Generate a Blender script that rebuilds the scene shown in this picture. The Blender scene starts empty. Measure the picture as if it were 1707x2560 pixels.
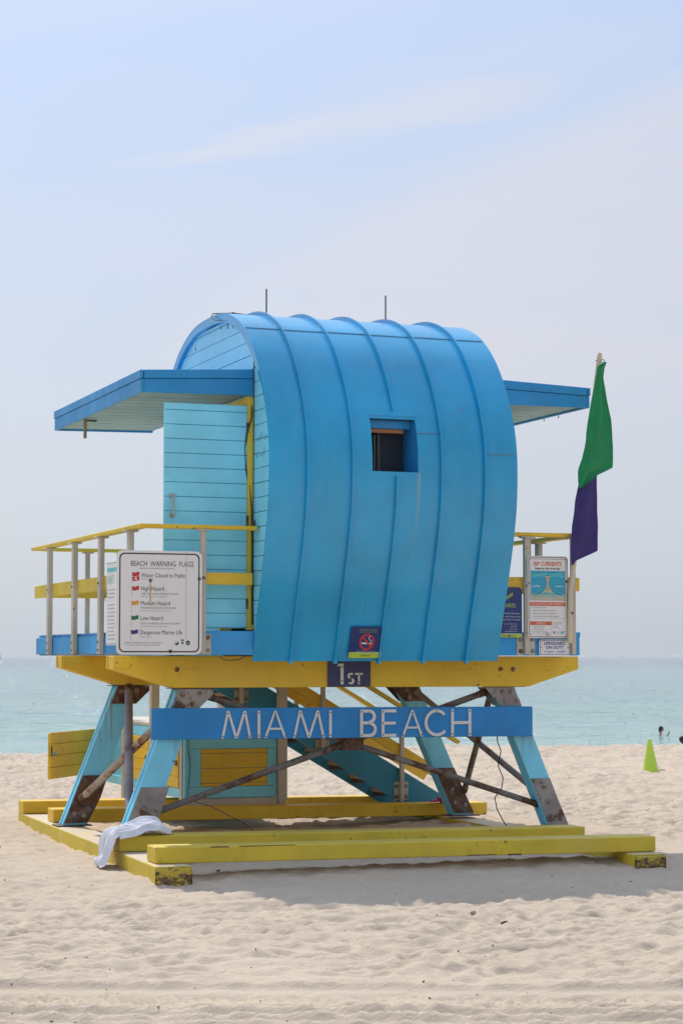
import bpy, bmesh, math, random
import numpy as np
from mathutils import Vector, Matrix, noise

S = bpy.context.scene
R = math.radians
random.seed(4)
col = S.collection

# ------------------------------------------------------------------ camera
cam = bpy.data.cameras.new('camera')
camo = bpy.data.objects.new('camera', cam)
col.objects.link(camo)
cam.sensor_fit = 'VERTICAL'
cam.sensor_height = 36.0
cam.sensor_width = 24.0
cam.lens = 5157 / 2560 * 36
cam.clip_start = 0.2
cam.clip_end = 60000
camo.location = (-7.37, -18.7, 1.9)
camo.rotation_euler = (R(90) + math.atan(360 / 5157), 0, -R(20.8))
cam.dof.use_dof = True
cam.dof.focus_distance = 19.3
cam.dof.aperture_fstop = 9.0
S.camera = camo

# ------------------------------------------------------------------ sky, sun, exposure
SUN = Vector((-0.05, 0.80, 1.0)).normalized()
elev = math.asin(SUN.z)
azim = math.atan2(SUN.x, SUN.y)
W = bpy.data.worlds.new("World")
S.world = W
W.use_nodes = True
wt = W.node_tree
wt.nodes.clear()
wn = wt.nodes.new
wl = wt.links.new


def wmath(op, a, b=None, clamp=False):
    n = wn('ShaderNodeMath'); n.operation = op; n.use_clamp = clamp
    for i, v in enumerate((a, b)):
        if v is None: continue
        if isinstance(v, (int, float)): n.inputs[i].default_value = v
        else: wl(v, n.inputs[i])
    return n.outputs[0]


sky = wn('ShaderNodeTexSky')
sky.sky_type = 'NISHITA'
sky.sun_disc = False
sky.sun_elevation = elev
sky.sun_rotation = azim
sky.air_density = 1.0
sky.dust_density = 2.0
sky.ozone_density = 1.2
tc = wn('ShaderNodeTexCoord')
nrm = wn('ShaderNodeVectorMath'); nrm.operation = 'NORMALIZE'
wl(tc.outputs['Generated'], nrm.inputs[0])
sep = wn('ShaderNodeSeparateXYZ'); wl(nrm.outputs[0], sep.inputs[0])
zc = wmath('MAXIMUM', sep.outputs[2], 0.0)
# thin high cloud and humid air: a veil that is the same all round the horizon
mp = wn('ShaderNodeMapping'); mp.vector_type = 'POINT'
mp.inputs['Rotation'].default_value = (R(6), R(-14), R(18))
mp.inputs['Scale'].default_value = (2.2, 2.2, 9.0)
mp.inputs['Location'].default_value = (3.3, 1.7, 0.35)
wl(nrm.outputs[0], mp.inputs[0])
nz = wn('ShaderNodeTexNoise'); nz.inputs['Scale'].default_value = 1.15
nz.inputs['Detail'].default_value = 5; nz.inputs['Roughness'].default_value = 0.5
nz.inputs['Distortion'].default_value = 0.35
wl(mp.outputs[0], nz.inputs['Vector'])
cr = wn('ShaderNodeMapRange'); cr.interpolation_type = 'SMOOTHSTEP'
cr.inputs[1].default_value = 0.43; cr.inputs[2].default_value = 0.66
wl(nz.outputs[0], cr.inputs[0])
veil = wn('ShaderNodeMapRange'); veil.interpolation_type = 'SMOOTHSTEP'
veil.inputs[1].default_value = 0.0; veil.inputs[2].default_value = 0.5
veil.inputs[3].default_value = 0.0; veil.inputs[4].default_value = 1.0
wl(zc, veil.inputs[0])
grad = wn('ShaderNodeValToRGB')
e = grad.color_ramp.elements
e[0].position = 0.0; e[0].color = (0.615, 0.695, 0.79, 1)
e[1].position = 1.0; e[1].color = (0.66, 0.80, 1.08, 1)
for p, c in ((0.16, (0.65, 0.71, 0.825, 1)), (0.42, (0.54, 0.68, 0.95, 1))):
    x = e.new(p); x.color = c
grm = wn('ShaderNodeMapRange'); grm.inputs[2].default_value = 0.75
wl(zc, grm.inputs[0]); wl(grm.outputs[0], grad.inputs[0])
cl = wn('ShaderNodeMixRGB'); cl.inputs[2].default_value = (0.735, 0.735, 0.815, 1)
# two thin slanting cirrus bands over the sea, in bearing and elevation
def wdot(v):
    n = wn('ShaderNodeVectorMath'); n.operation = 'DOT_PRODUCT'; wl(nrm.outputs[0], n.inputs[0]); n.inputs[1].default_value = v; return n.outputs['Value']
def wstep(v, a, b, lo=0.0, hi=1.0):
    n = wn('ShaderNodeMapRange'); n.interpolation_type = 'SMOOTHSTEP'
    for i, x in enumerate((a, b, lo, hi)):
        n.inputs[i + 1].default_value = x
    wl(v, n.inputs[0]); return n.outputs[0]
fwd = wmath('MAXIMUM', wdot((math.sin(R(20.8)), math.cos(R(20.8)), 0)), 0.02)
uu_ = wmath('DIVIDE', wdot((math.cos(R(20.8)), -math.sin(R(20.8)), 0)), fwd)
ee_ = wmath('DIVIDE', sep.outputs[2], fwd)
wmp = wn('ShaderNodeMapping'); wmp.inputs['Scale'].default_value = (5, 5, 30); wmp.inputs['Rotation'].default_value = (0, R(-9), R(20))
wl(nrm.outputs[0], wmp.inputs[0])
wz = wn('ShaderNodeTexNoise'); wz.inputs['Scale'].default_value = 1.6; wz.inputs['Detail'].default_value = 6; wz.inputs['Roughness'].default_value = 0.6
wl(wmp.outputs[0], wz.inputs['Vector'])
wob = wmath('MULTIPLY', wmath('SUBTRACT', wz.outputs[0], 0.5), 0.030)
dlt = wmath('SUBTRACT', wmath('ADD', ee_, wob), wmath('ADD', wmath('MULTIPLY', uu_, 0.19), 0.2615))
wdt = wstep(uu_, -0.13, 0.05, 0.004, 0.013)
band = wmath('SUBTRACT', 1.0, wstep(wmath('ABSOLUTE', wmath('DIVIDE', dlt, wdt)), 0.15, 1.5))
band = wmath('MULTIPLY', band, wmath('MULTIPLY', wstep(uu_, -0.135, -0.06), wstep(uu_, 0.07, 0.14, 1.0, 0.0)))
top_ = wmath('SUBTRACT', wmath('ADD', wmath('MULTIPLY', uu_, 0.42), 0.222), wmath('ADD', ee_, wmath('MULTIPLY', wob, 1.6)))
sheet = wmath('MULTIPLY', wstep(top_, -0.012, 0.03), wstep(ee_, 0.07, 0.15))
sheet = wmath('MULTIPLY', sheet, wstep(uu_, -0.16, 0.02))
sheet = wmath('MULTIPLY', sheet, wstep(wz.outputs[0], 0.25, 0.55, 0.55, 1.0))
lum = wmath('MAXIMUM', wmath('MULTIPLY', band, 0.62), wmath('MULTIPLY', sheet, 0.85))
behind = wmath('SUBTRACT', 1.0, wstep(fwd, 0.2, 0.5))
clf = wmath('MAXIMUM', wmath('MULTIPLY', cr.outputs[0], 0.30), lum)
wl(clf, cl.inputs[0]); wl(grad.outputs[0], cl.inputs[1])
dt = wn('ShaderNodeVectorMath'); dt.operation = 'DOT_PRODUCT'
wl(nrm.outputs[0], dt.inputs[0]); dt.inputs[1].default_value = tuple(SUN)
dpos = wmath('MAXIMUM', dt.outputs['Value'], 0.0)
glow = wmath('ADD', wmath('MULTIPLY', wmath('POWER', dpos, 3.0), 5.0), 8.5)
haze_k = wn('ShaderNodeVectorMath'); haze_k.operation = 'SCALE'
wl(glow, haze_k.inputs['Scale'])
wl(cl.outputs[0], haze_k.inputs[0])
mixf = wn('ShaderNodeMixRGB'); mixf.inputs[0].default_value = 0.82
wl(sky.outputs[0], mixf.inputs[1]); wl(haze_k.outputs[0], mixf.inputs[2])
bg = wn('ShaderNodeBackground'); bg.inputs[1].default_value = 0.10
wl(mixf.outputs[0], bg.inputs[0])
wo = wn('ShaderNodeOutputWorld'); wl(bg.outputs[0], wo.inputs[0])

sd = bpy.data.lights.new('sun', 'SUN')
so = bpy.data.objects.new('sun', sd)
col.objects.link(so)
sd.energy = 3.2
sd.angle = R(0.6)
sd.color = (1.0, 0.94, 0.86)
so.rotation_euler = (-SUN).to_track_quat('-Z', 'Y').to_euler()
so.location = (0, 10, 20)

vs = S.view_settings
S.display_settings.display_device = 'sRGB'
vs.view_transform = 'Standard'
vs.look = 'None'
vs.exposure = 0.0
vs.gamma = 1.0
vs.use_curve_mapping = False
S.cycles.use_denoising = True
S.cycles.max_bounces = 8
S.cycles.sample_clamp_indirect = 6.0

# ------------------------------------------------------------------ materials
class MT:
    def __init__(s, name, rough=0.6, spec=0.5):
        s.m = bpy.data.materials.new(name); s.m.use_nodes = True
        s.t = s.m.node_tree; s.t.nodes.clear()
        s.o = s.n('ShaderNodeOutputMaterial'); s.b = s.n('ShaderNodeBsdfPrincipled')
        s.l(s.b.outputs[0], s.o.inputs[0])
        s.b.inputs['Roughness'].default_value = rough
        s.b.inputs['Specular IOR Level'].default_value = spec
        g = s.n('ShaderNodeNewGeometry'); s.pos = g.outputs['Position']; s.nor = g.outputs['Normal']
    def n(s, k): return s.t.nodes.new(k)
    def l(s, a, b): s.t.links.new(a, b)
    def set(s, sock, v):
        if isinstance(v, (int, float)): sock.default_value = v
        elif isinstance(v, tuple): sock.default_value = v if len(v) == 4 else (*v, 1)
        else: s.l(v, sock)
    def noise(s, scale, stretch=(1, 1, 1), detail=3, rough=0.55, dist=0.0, off=(0, 0, 0)):
        mp = s.n('ShaderNodeMapping'); mp.inputs['Scale'].default_value = stretch
        mp.inputs['Location'].default_value = off
        s.l(s.pos, mp.inputs[0])
        t = s.n('ShaderNodeTexNoise'); t.inputs['Scale'].default_value = scale
        t.inputs['Detail'].default_value = detail; t.inputs['Roughness'].default_value = rough
        t.inputs['Distortion'].default_value = dist
        s.l(mp.outputs[0], t.inputs['Vector'])
        return t.outputs[0]
    def rng(s, v, a, b, c=0.0, d=1.0):
        r = s.n('ShaderNodeMapRange'); r.interpolation_type = 'SMOOTHSTEP'
        for i, x in enumerate((a, b, c, d)): r.inputs[i + 1].default_value = x
        s.l(v, r.inputs[0]); return r.outputs[0]
    def math(s, op, a, b):
        r = s.n('ShaderNodeMath'); r.operation = op
        s.set(r.inputs[0], a); s.set(r.inputs[1], b); return r.outputs[0]
    def mix(s, f, a, b, mode='MIX'):
        r = s.n('ShaderNodeMixRGB'); r.blend_type = mode
        s.set(r.inputs[0], f); s.set(r.inputs[1], a); s.set(r.inputs[2], b); return r.outputs[0]
    def color(s, v): s.set(s.b.inputs['Base Color'], v)
    def bump(s, h, strength=0.3, dist=0.01, prev=None):
        b = s.n('ShaderNodeBump'); b.inputs['Strength'].default_value = strength
        b.inputs['Distance'].default_value = dist
        s.l(h, b.inputs['Height'])
        if prev is not None: s.l(prev, b.inputs['Normal'])
        s.l(b.outputs[0], s.b.inputs['Normal']); return b.outputs[0]


def sc3(c, k): return tuple(min(1, x * k) for x in c)


def paint(name, c, rough=0.5, var=0.14, dirt=0.25, grain=(3, 3, 22), chip=None, dirtc=(0.10, 0.08, 0.055), crack=0.0, sandy=0.0, drip=0.0):
    t = MT(name, rough)
    n1 = t.noise(1.7, detail=5, rough=0.6)
    base = t.mix(t.rng(n1, 0.3, 0.72), sc3(c, 1 - var), sc3(c, 1 + var))
    n2 = t.noise(6.0, (1, 1, 0.25), detail=6, rough=0.7)
    f = t.math('MULTIPLY', t.rng(n2, 0.55, 0.82), dirt)
    base = t.mix(f, base, dirtc)
    # sun-faded, chalky patches
    n4 = t.noise(0.9, detail=4, off=(7, 3, 1))
    base = t.mix(t.math('MULTIPLY', t.rng(n4, 0.5, 0.75), 0.16), base, sc3(tuple(0.6 * x + 0.25 for x in c), 1))
    if chip:
        n3 = t.noise(24.0, detail=4, rough=0.6, off=(3, 1, 2))
        n5 = t.noise(2.2, detail=2, off=(1, 8, 2))
        f3 = t.math('MULTIPLY', t.rng(n3, 0.62, 0.68), t.rng(n5, 0.5, 0.62))
        base = t.mix(f3, base, chip)
    if crack:
        k1 = t.noise(3.2, (0.30, 6, 7), detail=5, rough=0.7, dist=0.4, off=(4, 7, 2))
        base = t.mix(t.math('MULTIPLY', t.rng(k1, 0.66, 0.70), crack), base, (0.09, 0.06, 0.035))
        k2 = t.noise(11, (0.25, 4, 4), detail=4, rough=0.7, off=(1, 2, 9))
        base = t.mix(t.math('MULTIPLY', t.rng(k2, 0.50, 0.78), 0.30), base, sc3(c, 0.62))
    if drip:
        sz = t.n('ShaderNodeSeparateXYZ'); t.l(t.pos, sz.inputs[0])
        d1 = t.noise(16, (1, 1, 0.05), detail=3, rough=0.5)
        d2 = t.math('MULTIPLY', t.rng(d1, 0.54, 0.66), t.rng(sz.outputs[2], 0.75, 1.42))
        base = t.mix(t.math('MULTIPLY', d2, drip), base, (0.22, 0.15, 0.05))
    if sandy:
        sn = t.n('ShaderNodeSeparateXYZ'); t.l(t.nor, sn.inputs[0])
        s1 = t.noise(5.0, detail=6, rough=0.7, off=(8, 8, 8))
        f = t.math('MULTIPLY', t.rng(sn.outputs[2], 0.6, 0.9), t.rng(s1, 0.30, 0.50))
        base = t.mix(t.math('MULTIPLY', f, sandy), base, (0.62, 0.52, 0.395))
    t.color(base)
    g = t.noise(9.0, grain, detail=5, rough=0.65)
    b1 = t.bump(g, 0.22, 0.004)
    t.bump(n1, 0.25, 0.02, b1)
    t.l(t.rng(n2, 0.2, 0.8, rough - 0.06, rough + 0.14), t.b.inputs['Roughness'])
    return t.m


CB = (0.004, 0.355, 0.65)       # roof blue
CL = (0.25, 0.74, 0.93)      # light aqua blue
CY = (0.56, 0.40, 0.05)         # deck yellow
M = {}
M['awning'] = paint('awning_blue_paint', (0.018, 0.29, 0.63), 0.45)
M['fascia'] = paint('fascia_blue_paint', (0.025, 0.33, 0.70), 0.5, chip=(0.12, 0.10, 0.08))
M['deck_top'] = paint('sandy_deck_board_paint', (0.05, 0.30, 0.60), 0.6, 0.12, 0.3, (20, 3, 3), sandy=0.9)
M['aqua'] = paint('aqua_board_paint', CL, 0.55, 0.10, 0.16, (22, 3, 3))
M['aqua_faded'] = paint('faded_aqua_board_paint', (0.40, 0.80, 0.92), 0.6, 0.06, 0.12, (22, 3, 3))  # the gable's lit brightness is put into this paler colour
M['aqua_leg'] = paint('aqua_leg_paint', (0.21, 0.66, 0.86), 0.55, 0.08, 0.22, (3, 3, 3), chip=(0.10, 0.07, 0.05), drip=0.7)
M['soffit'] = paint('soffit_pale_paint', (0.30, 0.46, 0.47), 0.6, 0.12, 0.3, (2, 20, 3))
M['yellow'] = paint('deck_yellow_paint', (0.82, 0.52, 0.028), 0.5, 0.08, 0.16, (3, 3, 22), chip=(0.20, 0.12, 0.04), crack=0.35)
M['yellow_jamb'] = paint('door_frame_yellow_paint', (0.76, 0.56, 0.06), 0.5, 0.1, 0.2)
M['sled'] = paint('timber_yellow_paint', (0.70, 0.515, 0.036), 0.55, 0.10, 0.28, (2, 2, 14), chip=(0.10, 0.07, 0.04), crack=0.65, sandy=0.12)
M['sled_sandy'] = paint('sand_dusted_yellow_paint', (0.68, 0.51, 0.04), 0.6, 0.10, 0.28, (2, 2, 14), chip=(0.10, 0.07, 0.04), crack=0.5, sandy=1.0)
def worn():
    t = MT('worn_timber_yellow_paint', 0.7)
    n1 = t.noise(9, (1, 1, 1.6), detail=6, rough=0.7, off=(2, 0, 3)); n2 = t.noise(40, detail=4, rough=0.7)
    y = t.mix(t.rng(n2, 0.3, 0.7), (0.50, 0.36, 0.035), (0.62, 0.48, 0.07))
    w = t.mix(t.rng(n2, 0.35, 0.65), (0.035, 0.02, 0.012), (0.26, 0.16, 0.06))
    sz = t.n('ShaderNodeSeparateXYZ'); t.l(t.pos, sz.inputs[0])
    lo = t.math('MULTIPLY', t.rng(sz.outputs[2], 0.0, 0.11, 1, 0), 0.13)
    t.color(t.mix(t.rng(t.math('ADD', n1, lo), 0.53, 0.64), y, w)); b = t.bump(n2, 0.6, 0.006); t.bump(n1, 0.6, 0.02, b)
    return t.m
M['sled_worn'] = worn()
M['sign_blue'] = paint('name_board_blue_paint', (0.015, 0.245, 0.60), 0.5, 0.12, 0.15, (3, 3, 20))
M['navy'] = paint('navy_plate_paint', (0.045, 0.05, 0.14), 0.5, 0.1, 0.2)
M['teal'] = paint('stair_teal_paint', (0.035, 0.26, 0.40), 0.5, 0.12, 0.25, (3, 3, 18))
M['post'] = paint('post_grey_cream_paint', (0.56, 0.50, 0.41), 0.6, 0.12, 0.25, (20, 20, 3), chip=(0.25, 0.19, 0.12))
M['wood'] = paint('raw_timber', (0.36, 0.25, 0.16), 0.7, 0.2, 0.5, (20, 3, 3))
M['pole'] = paint('flag_pole_wood', (0.66, 0.55, 0.38), 0.6, 0.1, 0.3, (20, 20, 3))
M['letter'] = paint('white_letter_plastic', (0.76, 0.73, 0.69), 0.4, 0.05, 0.15)
M['plate_white'] = paint('white_sign_enamel', (0.82, 0.79, 0.75), 0.35, 0.03, 0.1)
M['inner'] = paint('hut_interior_navy', (0.03, 0.07, 0.13), 0.7, 0.2, 0.2)
M['window_wood'] = paint('window_rail_orange_wood', (0.42, 0.17, 0.06), 0.55, 0.2, 0.2)
M['cone'] = paint('cone_lime_plastic', (0.52, 0.74, 0.035), 0.4, 0.05, 0.15)


def flat(name, c, rough=0.5, metal=0.0, spec=0.5):
    t = MT(name, rough, spec)
    n1 = t.noise(11.0, detail=3)
    t.color(t.mix(t.rng(n1, 0.3, 0.7), sc3(c, 0.92), sc3(c, 1.06)))
    t.b.inputs['Metallic'].default_value = metal
    return t.m


M['black'] = flat('black_print', (0.02, 0.02, 0.022))
M['grey_print'] = flat('faded_grey_print', (0.16, 0.16, 0.16))
M['red'] = flat('red_print', (0.55, 0.035, 0.03))
M['orange'] = flat('orange_print', (0.72, 0.30, 0.05))
M['orange_red'] = flat('orange_red_print', (0.66, 0.13, 0.04))
M['green'] = flat('green_print', (0.015, 0.17, 0.06))
M['purple'] = flat('purple_print', (0.06, 0.03, 0.17))
M['navy_print'] = flat('navy_print', (0.012, 0.035, 0.17), 0.35)
M['blue_print'] = flat('blue_print', (0.04, 0.09, 0.36))
M['lime'] = flat('lime_print', (0.47, 0.60, 0.06), 0.4)
M['white_print'] = flat('white_print', (0.72, 0.72, 0.72))
M['aqua_print'] = flat('aqua_picture_print', (0.03, 0.36, 0.52))
M['pale_print'] = flat('pale_grey_print', (0.45, 0.46, 0.46))
M['teal_print'] = flat('teal_wave_print', (0.12, 0.52, 0.50))
M['sand_print'] = flat('sand_print', (0.48, 0.50, 0.36))
M['cable'] = flat('dark_green_cable', (0.015, 0.04, 0.03), 0.5)
M['dark_metal'] = flat('dark_metal', (0.10, 0.10, 0.10), 0.45, 0.6)
M['steel'] = flat('worn_steel', (0.45, 0.44, 0.43), 0.4, 0.7)
M['pink'] = flat('pink_plastic', (0.72, 0.05, 0.20), 0.35)
M['red_cloth'] = flat('red_cloth', (0.72, 0.05, 0.09), 0.8)
M['boat'] = flat('pale_boat_paint', (0.42, 0.45, 0.50), 0.6)
M['boat_dark'] = flat('grey_boat_sail', (0.20, 0.25, 0.29), 0.6)
M['skin'] = flat('tanned_skin', (0.42, 0.22, 0.14), 0.5)
M['skin_pale'] = flat('pale_skin', (0.62, 0.38, 0.30), 0.5)
M['hair'] = flat('black_hair', (0.012, 0.010, 0.010), 0.6)
M['swimwear'] = flat('dark_swimwear', (0.03, 0.03, 0.06), 0.7)
M['twig'] = flat('dry_seaweed', (0.09, 0.06, 0.035), 0.8)
M['shell'] = flat('shell_chip', (0.72, 0.68, 0.62), 0.5)
M['ink'] = flat('graffiti_ink', (0.05, 0.13, 0.19), 0.6)


def mat_roof():
    t = MT('roof_sheet_blue', 0.30)
    n1 = t.noise(1.1, detail=4)
    n2 = t.noise(14.0, (1, 1, 0.05), detail=5, rough=0.7)
    c = t.mix(t.rng(n1, 0.3, 0.7), sc3(CB, 0.86), sc3(CB, 1.12))
    n5 = t.noise(5.0, (1, 1, 0.35), detail=5, rough=0.65, off=(1, 4, 6))
    c = t.mix(t.math('MULTIPLY', t.rng(n5, 0.5, 0.8), 0.22), c, (0.09, 0.42, 0.70))
    c = t.mix(t.math('MULTIPLY', t.rng(n2, 0.45, 0.75), 0.20), c, (0.10, 0.40, 0.62))
    n3 = t.noise(9.0, (1, 1, 0.12), detail=4, rough=0.6, off=(5, 2, 8))
    c = t.mix(t.math('MULTIPLY', t.rng(n3, 0.6, 0.8), 0.16), c, (0.20, 0.22, 0.22))
    sx = t.n('ShaderNodeSeparateXYZ'); t.l(t.pos, sx.inputs[0])
    wob = t.math('MULTIPLY', t.math('SUBTRACT', t.noise(3, detail=2), 0.5), 0.02)
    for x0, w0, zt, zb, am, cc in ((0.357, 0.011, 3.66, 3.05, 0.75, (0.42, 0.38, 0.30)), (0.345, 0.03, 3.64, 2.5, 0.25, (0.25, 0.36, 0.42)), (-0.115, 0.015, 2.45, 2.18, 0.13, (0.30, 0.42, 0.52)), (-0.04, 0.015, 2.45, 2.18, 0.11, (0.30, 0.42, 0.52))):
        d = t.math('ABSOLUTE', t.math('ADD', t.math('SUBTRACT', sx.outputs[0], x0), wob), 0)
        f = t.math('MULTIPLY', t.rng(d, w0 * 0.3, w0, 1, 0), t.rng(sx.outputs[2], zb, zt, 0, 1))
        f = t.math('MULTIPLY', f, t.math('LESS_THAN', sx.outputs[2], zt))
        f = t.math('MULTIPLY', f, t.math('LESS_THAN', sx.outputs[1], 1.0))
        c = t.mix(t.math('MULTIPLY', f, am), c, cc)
    t.color(c)
    b = t.bump(t.noise(1.6, (1, 1, 0.8), detail=1), 0.35, 0.03)
    t.bump(n2, 0.12, 0.003, b)
    t.l(t.rng(n1, 0.2, 0.8, 0.24, 0.36), t.b.inputs['Roughness'])
    t.b.inputs['Coat Weight'].default_value = 0.30
    t.b.inputs['Coat Roughness'].default_value = 0.12
    t.b.inputs['Coat IOR'].default_value = 1.7
    return t.m


def mat_rust(name, grey, amount, rc=((0.030, 0.016, 0.011), (0.20, 0.085, 0.040))):
    t = MT(name, 0.62)
    n1 = t.noise(5.5, detail=7, rough=0.68, dist=0.4)
    n2 = t.noise(26.0, detail=5, rough=0.7)
    n3 = t.noise(3.0, detail=3, off=(4, 4, 4))
    rust = t.mix(t.rng(n2, 0.3, 0.7), *rc)
    base = t.mix(t.rng(n3, 0.3, 0.7), sc3(grey, 0.75), sc3(grey, 1.2))
    c = t.mix(t.rng(n1, 0.62 - amount * 0.42, 0.74 - amount * 0.42), base, rust)
    t.color(c)
    b = t.bump(n2, 0.5, 0.004)
    t.bump(n1, 0.4, 0.012, b)
    return t.m


M['roof'] = mat_roof()
M['pipe'] = mat_rust('weathered_pipe', (0.20, 0.18, 0.16), 0.34)
M['pipe_clean'] = mat_rust('galvanised_pipe', (0.25, 0.24, 0.265), 0.08)
M['pipe_rust'] = mat_rust('rusted_pipe', (0.46, 0.38, 0.29), 0.34, ((0.14, 0.035, 0.015), (0.40, 0.13, 0.045)))
M['rust'] = mat_rust('rusted_steel', (0.17, 0.14, 0.12), 0.62)
M['plate'] = mat_rust('grey_steel_plate', (0.30, 0.27, 0.245), 0.24)
M['bolt'] = mat_rust('rusty_bolt', (0.30, 0.25, 0.21), 0.42, ((0.06, 0.022, 0.012), (0.26, 0.10, 0.04)))
M['bolt_yellow'] = mat_rust('rust_stained_yellow_bolt', (0.70, 0.42, 0.05), 0.38)
M['bracket'] = mat_rust('painted_bracket', (0.52, 0.48, 0.40), 0.12)


def mat_cloth(name, c, sheen=0.3, rough=0.8, trans=0.25):
    t = MT(name, rough)
    n1 = t.noise(7, detail=3)
    t.color(t.mix(t.rng(n1, 0.3, 0.7), sc3(c, 0.9), sc3(c, 1.08)))
    t.bump(t.noise(260, detail=2), 0.15, 0.001)
    tr = t.n('ShaderNodeBsdfTranslucent'); tr.inputs[0].default_value = (*c, 1)
    mx = t.n('ShaderNodeMixShader'); mx.inputs[0].default_value = trans
    t.l(t.b.outputs[0], mx.inputs[1]); t.l(tr.outputs[0], mx.inputs[2]); t.l(mx.outputs[0], t.o.inputs[0])
    return t.m


M['flag_green'] = mat_cloth('green_nylon', (0.012, 0.34, 0.12), rough=0.36, trans=0.35)
M['flag_purple'] = mat_cloth('purple_nylon', (0.050, 0.030, 0.20), rough=0.38, trans=0.3)
M['towel'] = mat_cloth('white_cotton', (0.90, 0.89, 0.92), rough=0.9, trans=0.12)


def mat_sand():
    t = MT('beach_sand', 0.95, 0.15)
    n1 = t.noise(0.35, detail=5, rough=0.55)
    n2 = t.noise(3.2, (1, 1, 1), detail=6, rough=0.62)
    n3 = t.noise(130, detail=3, rough=0.6)
    c = t.mix(t.rng(n1, 0.3, 0.7), (0.625, 0.51, 0.385), (0.69, 0.57, 0.435))
    c = t.mix(t.math('MULTIPLY', t.rng(n2, 0.35, 0.75), 0.35), c, (0.55, 0.445, 0.335))
    c = t.mix(t.math('MULTIPLY', t.rng(n3, 0.38, 0.7), 0.30), c, (0.40, 0.325, 0.26))
    n4 = t.noise(38, (0.7, 1.4, 1), detail=4, rough=0.75, off=(3, 5, 1))
    c = t.mix(t.math('MULTIPLY', t.rng(n4, 0.40, 0.72), 0.32), c, (0.48, 0.385, 0.29))
    sp = t.noise(70, detail=1, off=(9, 9, 9))
    c = t.mix(t.math('MULTIPLY', t.rng(sp, 0.73, 0.77), 0.7), c, (0.15, 0.10, 0.07))
    t.color(c)
    b = t.bump(t.noise(14, (0.8, 1.2, 1), detail=6, rough=0.75), 0.85, 0.022)
    t.bump(n3, 0.5, 0.004, b)
    return t.m


M['sand'] = mat_sand()


def mat_sea():
    t = MT('sea_water', 0.045, 0.5)
    sx = t.n('ShaderNodeSeparateXYZ'); t.l(t.pos, sx.inputs[0])
    # depth of the water sets its own colour: sand showing through near shore, deeper beyond
    d = t.math('ADD', t.math('MULTIPLY', t.noise(0.012, (0.5, 1.6, 1), detail=3), 120.0), sx.outputs[1])
    near = t.rng(d, 90, 210)
    far = t.rng(d, 200, 900)
    streak = t.noise(0.05, (0.35, 1.5, 1), detail=5, rough=0.6)
    c = t.mix(near, (0.33, 0.56, 0.42), (0.19, 0.37, 0.30))
    c = t.mix(far, c, (0.065, 0.12, 0.145))
    c = t.mix(t.math('MULTIPLY', t.rng(streak, 0.38, 0.66), 0.6), c, (0.26, 0.40, 0.42))
    st2 = t.noise(0.22, (0.10, 1.1, 1), detail=5, rough=0.65, dist=0.3)
    c = t.mix(t.math('MULTIPLY', t.rng(st2, 0.52, 0.68), 0.55), c, (0.12, 0.33, 0.30))
    c = t.mix(t.math('MULTIPLY', t.rng(st2, 0.48, 0.32), 0.5), c, (0.36, 0.50, 0.47))
    shore = t.rng(sx.outputs[1], 48, 82, 1, 0)
    c = t.mix(t.math('MULTIPLY', shore, 0.5), c, (0.42, 0.56, 0.52))
    t.color(c)
    w1 = t.noise(0.55, (0.45, 1.25, 1), detail=4, rough=0.6, dist=0.3)
    w2 = t.noise(2.6, (0.6, 1.2, 1), detail=4, rough=0.62)
    b = t.bump(w1, 1.0, 0.55)
    b = t.bump(w2, 1.0, 0.20, b)
    t.bump(t.noise(7.5, (0.7, 1.1, 1), detail=3, rough=0.6), 1.0, 0.12, b)
    return t.m


M['sea'] = mat_sea()

# ------------------------------------------------------------------ object helpers
ORG = {}


def link(o, parent=None, origin=(0, 0, 0), kind=None, label=None):
    col.objects.link(o)
    origin = Vector(origin)
    ORG[o.name] = origin.copy()
    if parent is not None:
        o.parent = parent
        o.location = origin - ORG[parent.name]
    else:
        o.location = origin
    if kind: o['kind'] = kind
    if label: o['label'] = label
    return o


def thing(name, base, label, cat, group=None):
    o = bpy.data.objects.new(name, None)
    o.empty_display_size = 0.2
    link(o, None, base)
    return tag(o, label, cat, group)


def tag(o, label, cat, group=None):
    o['label'] = label; o['category'] = cat
    if group: o['group'] = group
    return o


def mesh(name, vs_, fs, mat, parent=None, smooth=False, kind=None, label=None, origin=None):
    """one mesh object; vertices in scene metres, origin at their centre"""
    v = np.array([tuple(x) for x in vs_], float)
    c = Vector((v.min(0) + v.max(0)) / 2) if origin is None else Vector(origin)
    v = v - np.array(c)
    me = bpy.data.meshes.new(name)
    me.from_pydata(v.tolist(), [], fs)
    if isinstance(mat, (list, tuple)):
        for m_ in mat: me.materials.append(m_)
    else: me.materials.append(mat)
    bm = bmesh.new(); bm.from_mesh(me)
    bmesh.ops.recalc_face_normals(bm, faces=bm.faces)
    bm.to_mesh(me); bm.free()
    if smooth:
        for p in me.polygons: p.use_smooth = True
        try: me.set_sharp_from_angle(angle=R(38))
        except Exception: pass
    o = bpy.data.objects.new(name, me)
    return link(o, parent, c, kind, label)


BC = {}


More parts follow.
